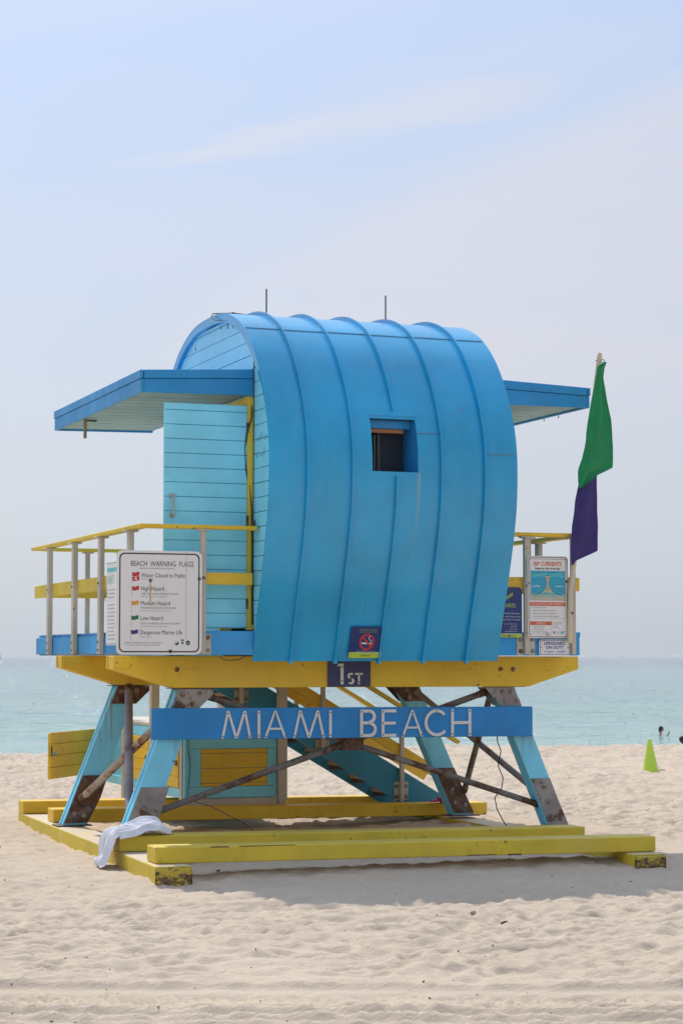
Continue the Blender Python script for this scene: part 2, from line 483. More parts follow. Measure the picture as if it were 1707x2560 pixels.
def slab(name, x0, x1, y0, y1, z0, z1, mat, parent=None, bev=0.004, label=None, kind=None):
    s = (round(abs(x1 - x0), 4), round(abs(y1 - y0), 4), round(abs(z1 - z0), 4))
    key = (s, mat.name, bev)
    if key not in BC:
        bm = bmesh.new()
        bmesh.ops.create_cube(bm, size=1)
        bmesh.ops.scale(bm, vec=s, verts=bm.verts)
        if bev: bmesh.ops.bevel(bm, geom=bm.edges[:], offset=min(bev, min(s) * 0.3), segments=1, affect='EDGES', profile=0.5)
        me = bpy.data.meshes.new(name); bm.to_mesh(me); bm.free()
        me.materials.append(mat)
        BC[key] = me
    o = bpy.data.objects.new(name, BC[key])
    return link(o, parent, ((x0 + x1) / 2, (y0 + y1) / 2, (z0 + z1) / 2), kind, label)


def bevel_mesh(vs_, fs, off):
    bm = bmesh.new()
    bv = [bm.verts.new(v) for v in vs_]
    for f in fs: bm.faces.new([bv[i] for i in f])
    bmesh.ops.recalc_face_normals(bm, faces=bm.faces)
    sharp = [e_ for e_ in bm.edges if len(e_.link_faces) == 2 and e_.calc_face_angle() > R(30)]
    bmesh.ops.bevel(bm, geom=sharp, offset=off, segments=1, affect='EDGES', profile=0.5)
    bm.verts.index_update()
    return [tuple(v.co) for v in bm.verts], [[v.index for v in f.verts] for f in bm.faces]


def prism_y(poly, y0, y1):
    """poly of (x,z) extruded along Y"""
    n = len(poly)
    v = [(x, y0, z) for x, z in poly] + [(x, y1, z) for x, z in poly]
    f = [list(range(n)), list(range(2 * n - 1, n - 1, -1))] + [[i, (i + 1) % n, n + (i + 1) % n, n + i] for i in range(n)]
    return v, f


def prism_x(poly, x0, x1):
    n = len(poly)
    v = [(x0, y, z) for y, z in poly] + [(x1, y, z) for y, z in poly]
    f = [list(range(n)), list(range(2 * n - 1, n - 1, -1))] + [[i, (i + 1) % n, n + (i + 1) % n, n + i] for i in range(n)]
    return v, f


def beam(name, p0, p1, w, t, mat, parent=None, side=(0, 1, 0), bev=0.004, label=None):
    """box from p0 to p1; t is its size along `side`, w its size across"""
    p0, p1 = Vector(p0), Vector(p1)
    d = (p1 - p0).normalized(); s = Vector(side)
    s = (s - d * s.dot(d)).normalized(); u = d.cross(s)
    v = []
    for p in (p0, p1):
        for a, b in ((-1, -1), (1, -1), (1, 1), (-1, 1)):
            v.append(p + s * (a * t / 2) + u * (b * w / 2))
    f = [[0, 1, 2, 3], [7, 6, 5, 4]] + [[i, (i + 1) % 4, 4 + (i + 1) % 4, 4 + i] for i in range(4)]
    if bev: v, f = bevel_mesh(v, f, bev)
    return mesh(name, v, f, mat, parent, label=label)


def tube(name, pts, r, mat, parent=None, n=12, label=None, kind=None, radii=None):
    pts = [Vector(p) for p in pts]
    v, f = [], []
    prev = None
    for i, p in enumerate(pts):
        d = (pts[min(i + 1, len(pts) - 1)] - pts[max(i - 1, 0)]).normalized()
        if prev is None:
            a = Vector((0, 0, 1)) if abs(d.z) < 0.9 else Vector((0, 1, 0))
            s = d.cross(a).normalized()
        else: s = (prev - d * prev.dot(d)).normalized()
        prev = s
        u = d.cross(s)
        rr = radii[i] if radii else r
        for k in range(n):
            an = 2 * math.pi * k / n
            v.append(p + (s * math.cos(an) + u * math.sin(an)) * rr)
    for i in range(len(pts) - 1):
        for k in range(n):
            f.append([i * n + k, i * n + (k + 1) % n, (i + 1) * n + (k + 1) % n, (i + 1) * n + k])
    f.append(list(range(n))[::-1]); f.append([(len(pts) - 1) * n + k for k in range(n)])
    return mesh(name, v, f, mat, parent, True, kind, label)


def bolt(p, parent, r=0.022, d=0.022, ax='y', mat=None, name='bolt'):
    """hexagonal bolt head with a washer, standing out towards -ax"""
    key = ('bolt', r, d, ax, (mat or M['bolt']).name)
    if key not in BC:
        v, f = [], []
        for (rr, n, a, b) in ((r * 1.45, 12, 0.0, d * 0.3), (r, 6, d * 0.3, d)):
            o_ = len(v)
            for dd in (a, b):
                for k in range(n):
                    an = 2 * math.pi * k / n
                    c_, s_ = math.cos(an) * rr, math.sin(an) * rr
                    v.append((c_, -dd, s_) if ax == 'y' else (-dd, c_, s_))
            f.append([o_ + k for k in range(n)]); f.append([o_ + n + k for k in range(n)])
            f += [[o_ + k, o_ + (k + 1) % n, o_ + n + (k + 1) % n, o_ + n + k] for k in range(n)]
        me = bpy.data.meshes.new('bolt'); me.from_pydata(v, [], f)
        bm = bmesh.new(); bm.from_mesh(me); bmesh.ops.recalc_face_normals(bm, faces=bm.faces); bm.to_mesh(me); bm.free()
        me.materials.append(mat or M['bolt']); BC[key] = me
    o = bpy.data.objects.new(name, BC[key])
    return link(o, parent, p)


TXT = {}


def text(body, x, z, h, mat, parent, y, sx=1.0, align='LEFT', name='lettering', bold=0.0, xform=None):
    """flat print: x,z of the baseline start (or centre), h = cap height, facing -Y at depth y"""
    cu = bpy.data.curves.new('t', 'FONT')
    cu.body = body; cu.align_x = align; cu.size = 1.0; cu.resolution_u = 2; cu.offset = bold
    o = bpy.data.objects.new('t', cu); col.objects.link(o)
    dg = bpy.context.evaluated_depsgraph_get()
    me = bpy.data.meshes.new_from_object(o.evaluated_get(dg))
    vs_ = [v.co.copy() for v in me.vertices]; fs = [list(p.vertices) for p in me.polygons]
    bpy.data.objects.remove(o); bpy.data.curves.remove(cu); bpy.data.meshes.remove(me)
    if not vs_: return None
    k = h / 0.72
    pv = []
    for v in vs_:
        px, pz = x + v.x * k * sx, z + v.y * k
        pv.append(xform(px, pz) if xform else (px, y, pz))
    ob = mesh_raw(name, pv, fs, mat, parent)
    return ob


def mesh_raw(name, vs_, fs, mat, parent=None, kind=None, origin=None, smooth=False):
    v = np.array([tuple(x) for x in vs_], float)
    c = (v.min(0) + v.max(0)) / 2 if origin is None else np.array(origin, float)
    me = bpy.data.meshes.new(name); me.from_pydata((v - c).tolist(), [], fs)
    me.materials.append(mat)
    if smooth:
        for p in me.polygons: p.use_smooth = True
    o = bpy.data.objects.new(name, me)
    return link(o, parent, c, kind)


def rrect(x0, x1, z0, z1, r, n=6):
    pts = []
    for cx, cz, a0 in ((x1 - r, z1 - r, 0), (x0 + r, z1 - r, 90), (x0 + r, z0 + r, 180), (x1 - r, z0 + r, 270)):
        for k in range(n + 1):
            a = R(a0 + 90 * k / n)
            pts.append((cx + r * math.cos(a), cz + r * math.sin(a)))
    return pts


def ring(name, outer, inner, y, mat, parent):
    n = len(outer)
    v = [(x, y, z) for x, z in outer] + [(x, y, z) for x, z in inner]
    f = [[i, (i + 1) % n, n + (i + 1) % n, n + i] for i in range(n)]
    return mesh_raw(name, v, f, mat, parent)


def patch(name, poly, y, mat, parent):
    return mesh_raw(name, [(x, y, z) for x, z in poly], [list(range(len(poly)))], mat, parent)


def disc(name, cx, cz, r, y, mat, parent, n=20, a0=0, a1=360):
    return patch(name, [(cx + r * math.cos(R(a0 + (a1 - a0) * k / n)), cz + r * math.sin(R(a0 + (a1 - a0) * k / n))) for k in range(n + (0 if a1 - a0 == 360 else 1))], y, mat, parent)


def line(name, pts, w, y, mat, parent):
    """a printed stroke: flat ribbon along 2-D points"""
    v, f = [], []
    for i, (x, z) in enumerate(pts):
        a = pts[max(i - 1, 0)]; b = pts[min(i + 1, len(pts) - 1)]
        dx, dz = b[0] - a[0], b[1] - a[1]
        L = math.hypot(dx, dz) or 1
        nx, nz_ = -dz / L * w / 2, dx / L * w / 2
        v += [(x + nx, y, z + nz_), (x - nx, y, z - nz_)]
    f = [[2 * i, 2 * i + 1, 2 * i + 3, 2 * i + 2] for i in range(len(pts) - 1)]
    return mesh_raw(name, v, f, mat, parent)


# ------------------------------------------------------------------ sand, sea
def vnoise(x, y, seed):
    """value noise on arrays"""
    rs = np.random.RandomState(seed)
    tab = rs.rand(256, 256)
    xi = np.floor(x).astype(int); yi = np.floor(y).astype(int)
    fx = x - xi; fy = y - yi
    fx = fx * fx * (3 - 2 * fx); fy = fy * fy * (3 - 2 * fy)
    g = lambda a, b: tab[a % 256, b % 256]
    return (g(xi, yi) * (1 - fx) + g(xi + 1, yi) * fx) * (1 - fy) + (g(xi, yi + 1) * (1 - fx) + g(xi + 1, yi + 1) * fx) * fy - 0.5


CX, CY_ = -7.37, -18.7
cy, sy = math.cos(R(20.8)), math.sin(R(20.8))


def bump2(x, y, x0, y0, rx, ry):
    return np.exp(-(((x - x0) / rx) ** 2 + ((y - y0) / ry) ** 2))


def sand_h(x, y):
    h = 0.055 * vnoise(x * 0.22 + 5, y * 0.26, 1)
    wx = x + 0.5 * vnoise(x * 0.8, y * 0.8, 11); wy = y + 0.5 * vnoise(x * 0.8 + 9, y * 0.8, 12)
    # softened footprints and wind ripples
    h = h + 0.034 * vnoise(wx * 1.6, wy * 2.4, 2)
    h = h + 0.042 * (0.5 - np.abs(vnoise(wx * 3.4, wy * 4.9, 3)) * 2)
    h = h + 0.046 * (0.5 - np.abs(vnoise(wx * 7.0 + 3, wy * 10.5, 4)) * 2)
    h = h + 0.030 * vnoise(wx * 9, wy * 13, 5) + 0.014 * vnoise(wx * 17, wy * 23, 6)
    h = h - 0.030
    far_ = np.clip(((x - CX) * sy + (y - CY_) * cy - 18) / 10, 0, 1)
    h = h * (1 + 0.7 * far_)
    # vehicle tracks in the foreground, parallel to the picture's bottom edge
    dep = (x - CX) * sy + (y - CY_) * cy
    lat = (x - CX) * cy - (y - CY_) * sy
    dd = dep + 0.10 * vnoise(lat * 0.5, dep * 0 + 2, 21) + 0.05 * vnoise(lat * 1.6, dep * 0 + 7, 24)
    fade = np.clip((12.9 - dep) / 0.6, 0, 1)
    tr = np.zeros_like(h)
    for c, w, a in ((12.10, 0.050, 0.070), (11.36, 0.045, 0.045), (11.21, 0.045, 0.070), (11.00, 0.045, 0.060), (10.82, 0.045, 0.045), (10.2, 0.1, 0.03), (9.4, 0.1, 0.03)):
        tr = tr + a * np.exp(-((dd - c) / w) ** 2)
    tread = np.exp(-((dd - 11.72) / 0.13) ** 4) * (0.026 * np.sign(np.sin((lat + 0.35 * dep) * 2 * np.pi / 0.085)) * np.clip(0.5 + 3 * vnoise(lat * 1.1, dep * 2, 22), 0, 1) - 0.02)
    damp = 1 - 0.5 * fade
    flat_ = np.exp(-((dd - 11.97) / 0.085) ** 4) + np.exp(-((dd - 11.10) / 0.07) ** 4) + np.exp(-((dd - 10.90) / 0.06) ** 4)
    h = h * (1 - 0.85 * np.clip(flat_, 0, 1) * fade) - 0.022 * flat_ * fade
    h = h * damp + (tr + tread) * fade * np.clip(0.95 + 0.9 * vnoise(lat * 0.35, dep * 0.8, 23), 0, 1)
    # level pad the tower stands on, a drift under its front timber and mounds round the feet
    near = np.clip(1.2 - np.maximum(np.abs(x) / 3.4, np.abs(y - 2.0) / 4.3), 0, 1)
    near = np.clip(near * 4, 0, 1)
    h = h * (1 - 0.50 * near) + 0.006 * near
    h = h + 0.075 * bump2(x, y, 2.35, 1.6, 0.75, 1.1) + 0.05 * bump2(x, y, -2.3, 4.9, 1.2, 1.5) + 0.05 * bump2(x, y, 0.3, -1.42 , 2.6, 0.20)
    h = h + 0.05 * bump2(x, y, 2.3, 3.4, 0.9, 0.8) + 0.05 * bump2(x, y, -1.6, -0.1, 0.6, 0.3)
    h = h - 0.045 * bump2(x, y, -2.3, -2.1, 0.8, 0.35) - 0.035 * bump2(x, y, 0.2, -2.0, 3.0, 0.35)
    # berm crest, then the slope down into the water
    yb = 21.0 - 0.062 * (x - 0.8) + 0.5 * vnoise(x * 0.12, y * 0 + 3, 31)
    h = h + 0.05 * np.exp(-((y - yb) / 1.6) ** 2) * (0.5 + vnoise(x * 0.5, y * 0.1, 33))
    t = np.clip((y - yb) / 22.0, 0, 2.2)
    h = np.where(y > yb, h * np.clip(1 - (y - yb) / 6, 0, 1) - 1.75 * t, h)
    return h


def axis(parts):
    a = [parts[0][0]]
    for (s0, s1, d) in parts:
        n = max(1, int(round((s1 - s0) / d)))
        a += list(np.linspace(s0, s1, n + 1)[1:])
    return np.array(a)


gx = axis([(-420, -60, 30), (-60, -16, 2.0), (-16, -9, 0.25), (-9, -6, 0.06), (-6, 3, 0.026), (3, 9, 0.045), (9, 19, 0.09), (19, 60, 1.2), (60, 420, 30)])
gy = axis([(-120, -24, 12), (-24, -10.5, 0.6), (-10.5, -3, 0.026), (-3, 6, 0.042), (6, 22, 0.075), (22, 50, 1.4), (50, 120, 20)])
X, Y = np.meshgrid(gx, gy)
Z = sand_h(X, Y)
nx_, ny_ = len(gx), len(gy)
me = bpy.data.meshes.new('sand')
me.vertices.add(nx_ * ny_)
me.vertices.foreach_set('co', np.stack([X, Y, Z], -1).astype(np.float32).ravel())
ii = (np.arange(ny_ - 1)[:, None] * nx_ + np.arange(nx_ - 1)[None]).ravel()
quads = np.stack([ii, ii + 1, ii + 1 + nx_, ii + nx_], -1).astype(np.int32)
me.loops.add(quads.size); me.polygons.add(len(quads))
me.loops.foreach_set('vertex_index', quads.ravel())
me.polygons.foreach_set('loop_start', np.arange(len(quads), dtype=np.int32) * 4)
me.polygons.foreach_set('loop_total', np.full(len(quads), 4, np.int32))
me.polygons.foreach_set('use_smooth', np.ones(len(quads), bool))
me.update(); me.validate()
me.materials.append(M['sand'])
link(bpy.data.objects.new('sand', me), None, (0, 0, 0), 'structure')


def gz(x, y): return float(sand_h(np.array([float(x)]), np.array([float(y)]))[0])


SEA = -1.4
wx_ = axis([(-9000, -400, 800), (-400, -10, 30), (-10, 100, 0.5), (100, 400, 20), (400, 9000, 800)])
wy_ = axis([(30, 42, 2), (42, 110, 0.30), (110, 230, 1.0), (230, 600, 5), (600, 2400, 60), (2400, 15000, 900)])
X, Y = np.meshgrid(wx_, wy_)
fx = X + 1.5 * vnoise(X * 0.11, Y * 0.1, 41); fy = Y + 1.2 * vnoise(X * 0.16, Y * 0.2, 42)
amp = np.clip(1.0 - (Y - 60) / 700, 0.15, 1)
Z = SEA + amp * (0.13 * vnoise(fx * 0.10, fy * 0.30, 43) + 0.10 * vnoise(fx * 0.30, fy * 0.8, 44) + 0.06 * vnoise(fx * 0.8, fy * 1.5, 45))
Z = np.where((Y > 46) & (X > -60) & (X < 300), Z, SEA)
nx_, ny_ = len(wx_), len(wy_)
me = bpy.data.meshes.new('sea')
me.vertices.add(nx_ * ny_)
me.vertices.foreach_set('co', np.stack([X, Y, Z], -1).astype(np.float32).ravel())
ii = (np.arange(ny_ - 1)[:, None] * nx_ + np.arange(nx_ - 1)[None]).ravel()
quads = np.stack([ii, ii + 1, ii + 1 + nx_, ii + nx_], -1).astype(np.int32)
me.loops.add(quads.size); me.polygons.add(len(quads))
me.loops.foreach_set('vertex_index', quads.ravel())
me.polygons.foreach_set('loop_start', np.arange(len(quads), dtype=np.int32) * 4)
me.polygons.foreach_set('loop_total', np.full(len(quads), 4, np.int32))
me.polygons.foreach_set('use_smooth', np.ones(len(quads), bool))
me.update(); me.validate()
me.materials.append(M['sea'])
link(bpy.data.objects.new('sea', me), None, (0, 0, 0), 'structure')

# small pale facets added on the sea, tilted and coloured to make glints
def glint_facets():
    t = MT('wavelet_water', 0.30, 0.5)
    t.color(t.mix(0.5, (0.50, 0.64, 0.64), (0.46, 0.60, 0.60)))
    rw = random.Random(77)
    v, f = [], []
    for i in range(620):
        q = rw.random()
        d = 64 * (9.0 ** (q ** 1.15))
        b = rw.uniform(-0.23, 0.23)
        x, y = CX + d * (sy + b * cy), CY_ + d * (cy - b * sy)
        if y < 47: continue
        k = (d / 70) ** 0.85
        w = rw.uniform(0.015, 0.040) * k; L = rw.uniform(0.012, 0.035) * k
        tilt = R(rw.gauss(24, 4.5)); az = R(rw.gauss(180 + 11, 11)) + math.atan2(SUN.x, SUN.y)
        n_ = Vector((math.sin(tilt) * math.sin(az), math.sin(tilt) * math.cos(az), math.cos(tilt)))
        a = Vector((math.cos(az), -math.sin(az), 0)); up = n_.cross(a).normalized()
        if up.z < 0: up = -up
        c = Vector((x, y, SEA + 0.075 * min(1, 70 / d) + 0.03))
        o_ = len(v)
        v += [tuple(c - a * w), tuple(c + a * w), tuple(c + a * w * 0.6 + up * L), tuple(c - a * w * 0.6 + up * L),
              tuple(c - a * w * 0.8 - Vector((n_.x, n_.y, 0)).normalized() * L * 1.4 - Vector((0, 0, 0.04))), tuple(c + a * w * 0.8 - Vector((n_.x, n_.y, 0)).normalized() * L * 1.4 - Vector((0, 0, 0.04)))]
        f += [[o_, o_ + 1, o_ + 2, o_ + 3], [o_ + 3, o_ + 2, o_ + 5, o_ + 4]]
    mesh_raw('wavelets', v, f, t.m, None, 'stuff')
glint_facets()

# ------------------------------------------------------------------ humid air
hm = bpy.data.materials.new('humid_air'); hm.use_nodes = True
ht = hm.node_tree; ht.nodes.clear()
ho = ht.nodes.new('ShaderNodeOutputMaterial'); hv = ht.nodes.new('ShaderNodeVolumePrincipled')
hv.inputs['Color'].default_value = (0.90, 0.93, 0.97, 1)
hv.inputs['Density'].default_value = 0.00010
hv.inputs['Anisotropy'].default_value = 0.2
ht.links.new(hv.outputs[0], ho.inputs['Volume'])
bm = bmesh.new(); bmesh.ops.create_cube(bm, size=1)
bmesh.ops.scale(bm, vec=(18400, 15700, 11.0), verts=bm.verts)
me = bpy.data.meshes.new('haze'); bm.to_mesh(me); bm.free(); me.materials.append(hm)
link(bpy.data.objects.new('haze', me), None, (0, 7350, 1.3), 'stuff')

# ------------------------------------------------------------------ the tower
T = thing('lifeguard_tower', (0, 1.5, 0.0), 'raised blue lifeguard hut with round ribbed roof, yellow beams and splayed aqua legs', 'lifeguard tower')

# --- profile of the curved roof sheet in (y, z), front bottom -> over the top -> back bottom
PF = [(0.02, 1.85), (-0.05, 2.07), (-0.13, 2.31), (-0.25, 2.64), (-0.37, 3.02), (-0.44, 3.32), (-0.468, 3.62), (-0.455, 3.92), (-0.385, 4.20),
      (-0.27, 4.45), (-0.13, 4.67), (0.05, 4.885), (0.25, 5.055), (0.45, 5.18), (0.75, 5.295), (1.06, 5.357), (1.49, 5.375)]
prof = PF + [(min(2.98 - y, 2.955 - 0.06 * max(0, z - 4.4)), z) for y, z in PF[-2::-1]]


def catmull(P, sub):
    out = []
    for i in range(len(P) - 1):
        p0 = P[max(i - 1, 0)]; p1 = P[i]; p2 = P[i + 1]; p3 = P[min(i + 2, len(P) - 1)]
        for k in range(sub):
            t = k / sub
            out.append(tuple(0.5 * ((2 * p1[j]) + (-p0[j] + p2[j]) * t + (2 * p0[j] - 5 * p1[j] + 4 * p2[j] - p3[j]) * t * t + (-p0[j] + 3 * p1[j] - 3 * p2[j] + p3[j]) * t ** 3) for j in range(2)))
    out.append(P[-1]); return out


prof = catmull(prof, 4)
# make vertices fall exactly at the window's head and sill on the front side
WZ0, WZ1 = 3.662, 4.182
half = len(prof) // 2
for wz in (WZ0, WZ1):
    i = min(range(half), key=lambda k: abs(prof[k][1] - wz))
    prof[i] = (prof[i][0], wz)


def offset(P, d):
    out = []
    for i, p in enumerate(P):
        a = P[max(i - 1, 0)]; b = P[min(i + 1, len(P) - 1)]
        ty, tz = b[0] - a[0], b[1] - a[1]
        L = math.hypot(ty, tz)
        out.append((p[0] + tz / L * d, p[1] - ty / L * d))     # to the inside for a front-to-back profile
    return out


HX0, HX1 = -1.165, 1.40


def yfront(z, P=prof):
    for i in range(half):
        if P[i][1] <= z <= P[i + 1][1]:
            t = (z - P[i][1]) / (P[i + 1][1] - P[i][1] + 1e-9)
            return P[i][0] + t * (P[i + 1][0] - P[i][0])
    return P[half][0]


WX0, WX1 = -0.128, 0.345
ribs_x = [-0.792, -0.336, 0.118, 0.583, 1.044]
edges_x = [HX0] + ribs_x + [HX1]
inn = offset(prof, 0.03)
hull = mesh('roof_lining', *(lambda: (
    [(x, y, z) for x in (HX0 + 0.05, HX1 - 0.05) for y, z in offset(prof, 0.05)],
    [[i, i + 1, len(prof) + i + 1, len(prof) + i] for i in range(len(prof) - 1)
     if not (i < half and prof[i][1] >= WZ0 - 1e-6 and prof[i + 1][1] <= WZ1 + 1e-6)] ))(), M['inner'], T, True)
for k in range(6):
    xs = [edges_x[k], edges_x[k + 1]]
    if xs[0] < WX0 < xs[1]: xs.insert(1, WX0)
    if xs[0] < WX1 < xs[-1]: xs.insert(1, WX1)
    n = len(prof); m = len(xs)
    cells = {}
    for i in range(n - 1):
        for j in range(m - 1):
            hole = (i < half and prof[i][1] >= WZ0 - 1e-6 and prof[i + 1][1] <= WZ1 + 1e-6 and xs[j] >= WX0 - 1e-6 and xs[j + 1] <= WX1 + 1e-6)
            if not hole: cells[(i, j)] = 1
    jit = 0.0015 * (k % 3)
    v = [(x, y - 0, z) for x in xs for y, z in prof] + [(x, y, z) for x in xs for y, z in offset(prof, 0.012)]
    N = n * m
    f = []
    for (i, j) in cells:
        a, b, c, d = j * n + i, j * n + i + 1, (j + 1) * n + i + 1, (j + 1) * n + i
        f.append([a, b, c, d]); f.append([N + d, N + c, N + b, N + a])
        for (di, dj, p, q) in ((-1, 0, a, d), (1, 0, b, c), (0, -1, a, b), (0, 1, d, c)):
            if (i + di, j + dj) not in cells: f.append([p, q, N + q, N + p])
    mesh('roof_panel', v, f, M['roof'], hull, True)


def rib_strip(x, i0, i1):
    o1 = offset(prof, -0.040); o2 = offset(prof, 0.0)
    v, f = [], []
    w = 0.008
    idx = list(range(i0, i1 + 1))
    for i in idx:
        v += [(x - w, *o2[i]), (x - w, *o1[i]), (x + w, *o1[i]), (x + w, *o2[i])]
    for a in range(len(idx) - 1):
        for k in range(4):
            f.append([a * 4 + k, a * 4 + (k + 1) % 4, (a + 1) * 4 + (k + 1) % 4, (a + 1) * 4 + k])
    f.append([0, 1, 2, 3]); L = (len(idx) - 1) * 4; f.append([L + 3, L + 2, L + 1, L])
    return mesh('seam_rib', v, f, M['roof'], hull, True)


iw0 = min(range(half), key=lambda k: abs(prof[k][1] - WZ0)); iw1 = min(range(half), key=lambda k: abs(prof[k][1] - WZ1))
for x in ribs_x:
    if WX0 < x < WX1:
        rib_strip(x, 0, iw0 - 1); rib_strip(x, iw1 + 1, len(prof) - 1)
    else: rib_strip(x, 0, len(prof) - 1)
# small foot where each standing seam runs past the sheet's lower edge
for x in ribs_x:
    slab('seam_end', x - 0.014, x + 0.014, -0.035, 0.02, 1.825, 1.86, M['roof'], hull, bev=0.002)


def cross_seam(x0, x1, zz, w=0.008, mat='dark_metal'):
    i = min(range(half), key=lambda k: abs(prof[k][1] - zz))
    t = (zz - prof[i][1]) / (prof[i + 1][1] - prof[i][1] + 1e-9)
    y = prof[i][0] + t * (prof[i + 1][0] - prof[i][0])
    tube('sheet_seam', [(x0, y - 0.003, zz + 0.003), (x1, y - 0.003, zz + 0.003)], w, M[mat], hull, n=6)


SEAMC = flat('seam_sealant', (0.16, 0.26, 0.34), 0.7); M['seam'] = SEAMC
for k in range(6):
    cross_seam(edges_x[k] + 0.015, edges_x[k + 1] - 0.015, 5.10 - 0.003 * (k % 2), 0.0038, 'seam')
cross_seam(0.345, 0.565, 4.045, 0.004, 'seam'); cross_seam(1.055, 1.395, 3.86, 0.004, 'seam')

for (x, z, w_) in ((0.865, 4.30, 0.012), (0.845, 4.11, 0.010), (0.885, 4.12, 0.008), (0.30, 4.72, 0.010), (0.10, 3.2, 0.006), (1.02, 2.35, 0.006), (0.19, 4.62, 0.007)):
    yy = yfront(z)
    slab('dent_mark', x - w_, x + w_ * 0.8, yy - 0.0035, yy + 0.004, z - w_ * 0.7, z + w_, M['seam'], hull, bev=0.002)

# rim band on each end of the sheet
for side, xa, xb in ((0, HX0 + 0.001, HX0 + 0.05), (1, HX1 - 0.05, HX1 - 0.001)):
    o_ = offset(prof, 0.0008)
    i_ = []
    for i, p in enumerate(prof):
        t = 0.022 + 0.066 * min(1, max(0, (p[1] - 4.35) / 0.55)) if i < half else 0.088
        q = offset(prof, t)[i]; i_.append(q)
    v = []; n = len(prof)
    for x in (xa, xb):
        v += [(x, *p) for p in o_] + [(x, *p) for p in i_]
    f = []
    for i in range(n - 1):
        f += [[i, i + 1, n + i + 1, n + i], [2 * n + i, 3 * n + i, 3 * n + i + 1, 2 * n + i + 1], [i, 2 * n + i, 2 * n + i + 1, i + 1], [n + i, n + i + 1, 3 * n + i + 1, 3 * n + i]]
    f += [[0, n, 3 * n, 2 * n], [n - 1, 3 * n - 1, 4 * n - 1, 2 * n - 1]]
    mesh('roof_rim', v, f, M['roof'], hull, True)

# --- end walls of separate boards
DOORY0, DOORY1, DOORZ = 0.155, 1.06, 4.40


def clip_board(z0, z1, ya, yb, P, xa, xb, wall, mat):
    """board between z0..z1, cut to the curved outline and to ya..yb"""
    pts = []
    zs = [z0 + (z1 - z0) * k / 4 for k in range(5)]
    fr, bk = [], []
    for z in zs:
        if z > 5.29: continue
        yf = yfront(z, P)
        ybk = min(2.98 - yf, 2.93)
        a, b = max(yf, ya), min(ybk, yb)
        if b - a > 0.004: fr.append((a, z)); bk.append((b, z))
    if len(fr) < 2: return
    poly = fr + bk[::-1]
    v, f = prism_x(poly, xa, xb)
    mesh('board', v, f, mat, wall)


P_in = offset(prof, 0.025)
for xa, xb, doors in ((-1.118, -1.098, True), (1.335, 1.355, True)):
    # dark sheathing behind the boards
    poly = [p for p in offset(prof, 0.05)]
    hole = doors
    wall = thing_w = None
    # sheathing as strips around the door opening
    zz = np.linspace(2.15, 5.28, 40)
    v, f = [], []
    xm = xb + 0.03 if xa < 0 else xa - 0.03
    def seg(ylo, yhi, zlo, zhi):
        for i in range(20):
            a, b = zlo + (zhi - zlo) * i / 20, zlo + (zhi - zlo) * (i + 1) / 20
            q = len(v)
            for z in (a, b):
                yf = yfront(z, P_in) + 0.02
                lo, hi = max(yf, ylo), min(2.98 - yf, 2.92, yhi)
                hi = max(hi, lo)
                v.extend([(xm, lo, z), (xm, hi, z)])
            f.append([q, q + 1, q + 3, q + 2])
    seg(-1, DOORY0, 1.92, DOORZ); seg(DOORY1, 4, 1.92, DOORZ); seg(-1, 4, DOORZ, 5.27)
    wall = mesh('end_wall', v, f, M['inner'], T)
    z = 1.87 if xa < 0 else 1.87
    k = 0
    while z < 5.3:
        z1 = z + 0.1405
        g = 0.0035
        xo = 0.0018 * ((k * 7) % 3 - 1)
        if z1 < DOORZ + 0.02:
            clip_board(z + g, z1 - g, -1, DOORY0 - 0.012, P_in, xa + xo, xb, wall, M['aqua'])
            clip_board(z + g, z1 - g, DOORY1 + 0.05, 4, P_in, xa + xo, xb, wall, M['aqua'])
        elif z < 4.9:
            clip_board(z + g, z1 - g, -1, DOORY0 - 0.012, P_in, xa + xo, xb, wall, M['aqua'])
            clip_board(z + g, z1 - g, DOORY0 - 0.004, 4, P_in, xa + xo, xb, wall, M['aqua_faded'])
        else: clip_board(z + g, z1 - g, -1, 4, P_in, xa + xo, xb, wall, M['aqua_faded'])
        z = z1; k += 1
    if xa < 0: left_wall = wall
# rust runs under the roof rim fixings
for (y, z, L) in ((1.22, 5.27, 0.05), (0.98, 5.25, 0.06), (0.80, 5.22, 0.05), (0.42, 5.09, 0.09), (2.1, 5.16, 0.04), (2.56, 4.98, 0.04)):
    slab('rust_run', -1.1215, -1.1195, y - 0.006, y + 0.006, z - L, z, M['rust'], left_wall, bev=0)
# nails along the corner joint
for i in range(20):
    bolt((-1.121, DOORY0 - 0.03, 2.02 + 0.1405 * i), left_wall, 0.006, 0.004, 'x', M['rust'], 'nail')
# scribbled marks on two boards
rs = random.Random(8)
for (zc_, n_) in ((3.985, 9), (3.84, 8)):
    for i in range(n_):
        y0 = 0.06 - i * 0.038 - rs.random() * 0.01
        p = [(y0, zc_ - 0.045 + rs.random() * 0.03)]
        for q in range(4): p.append((p[-1][0] + rs.uniform(-0.022, 0.016), p[-1][1] + rs.uniform(-0.01, 0.032)))
        v, f = [], []
        for (yy, zz_) in p: v += [(-1.1225, yy - 0.0022, zz_), (-1.1225, yy + 0.0022, zz_ + 0.002)]
        f = [[2 * a, 2 * a + 1, 2 * a + 3, 2 * a + 2] for a in range(len(p) - 1)]
        mesh_raw('scribble', v, f, M['ink'], left_wall)

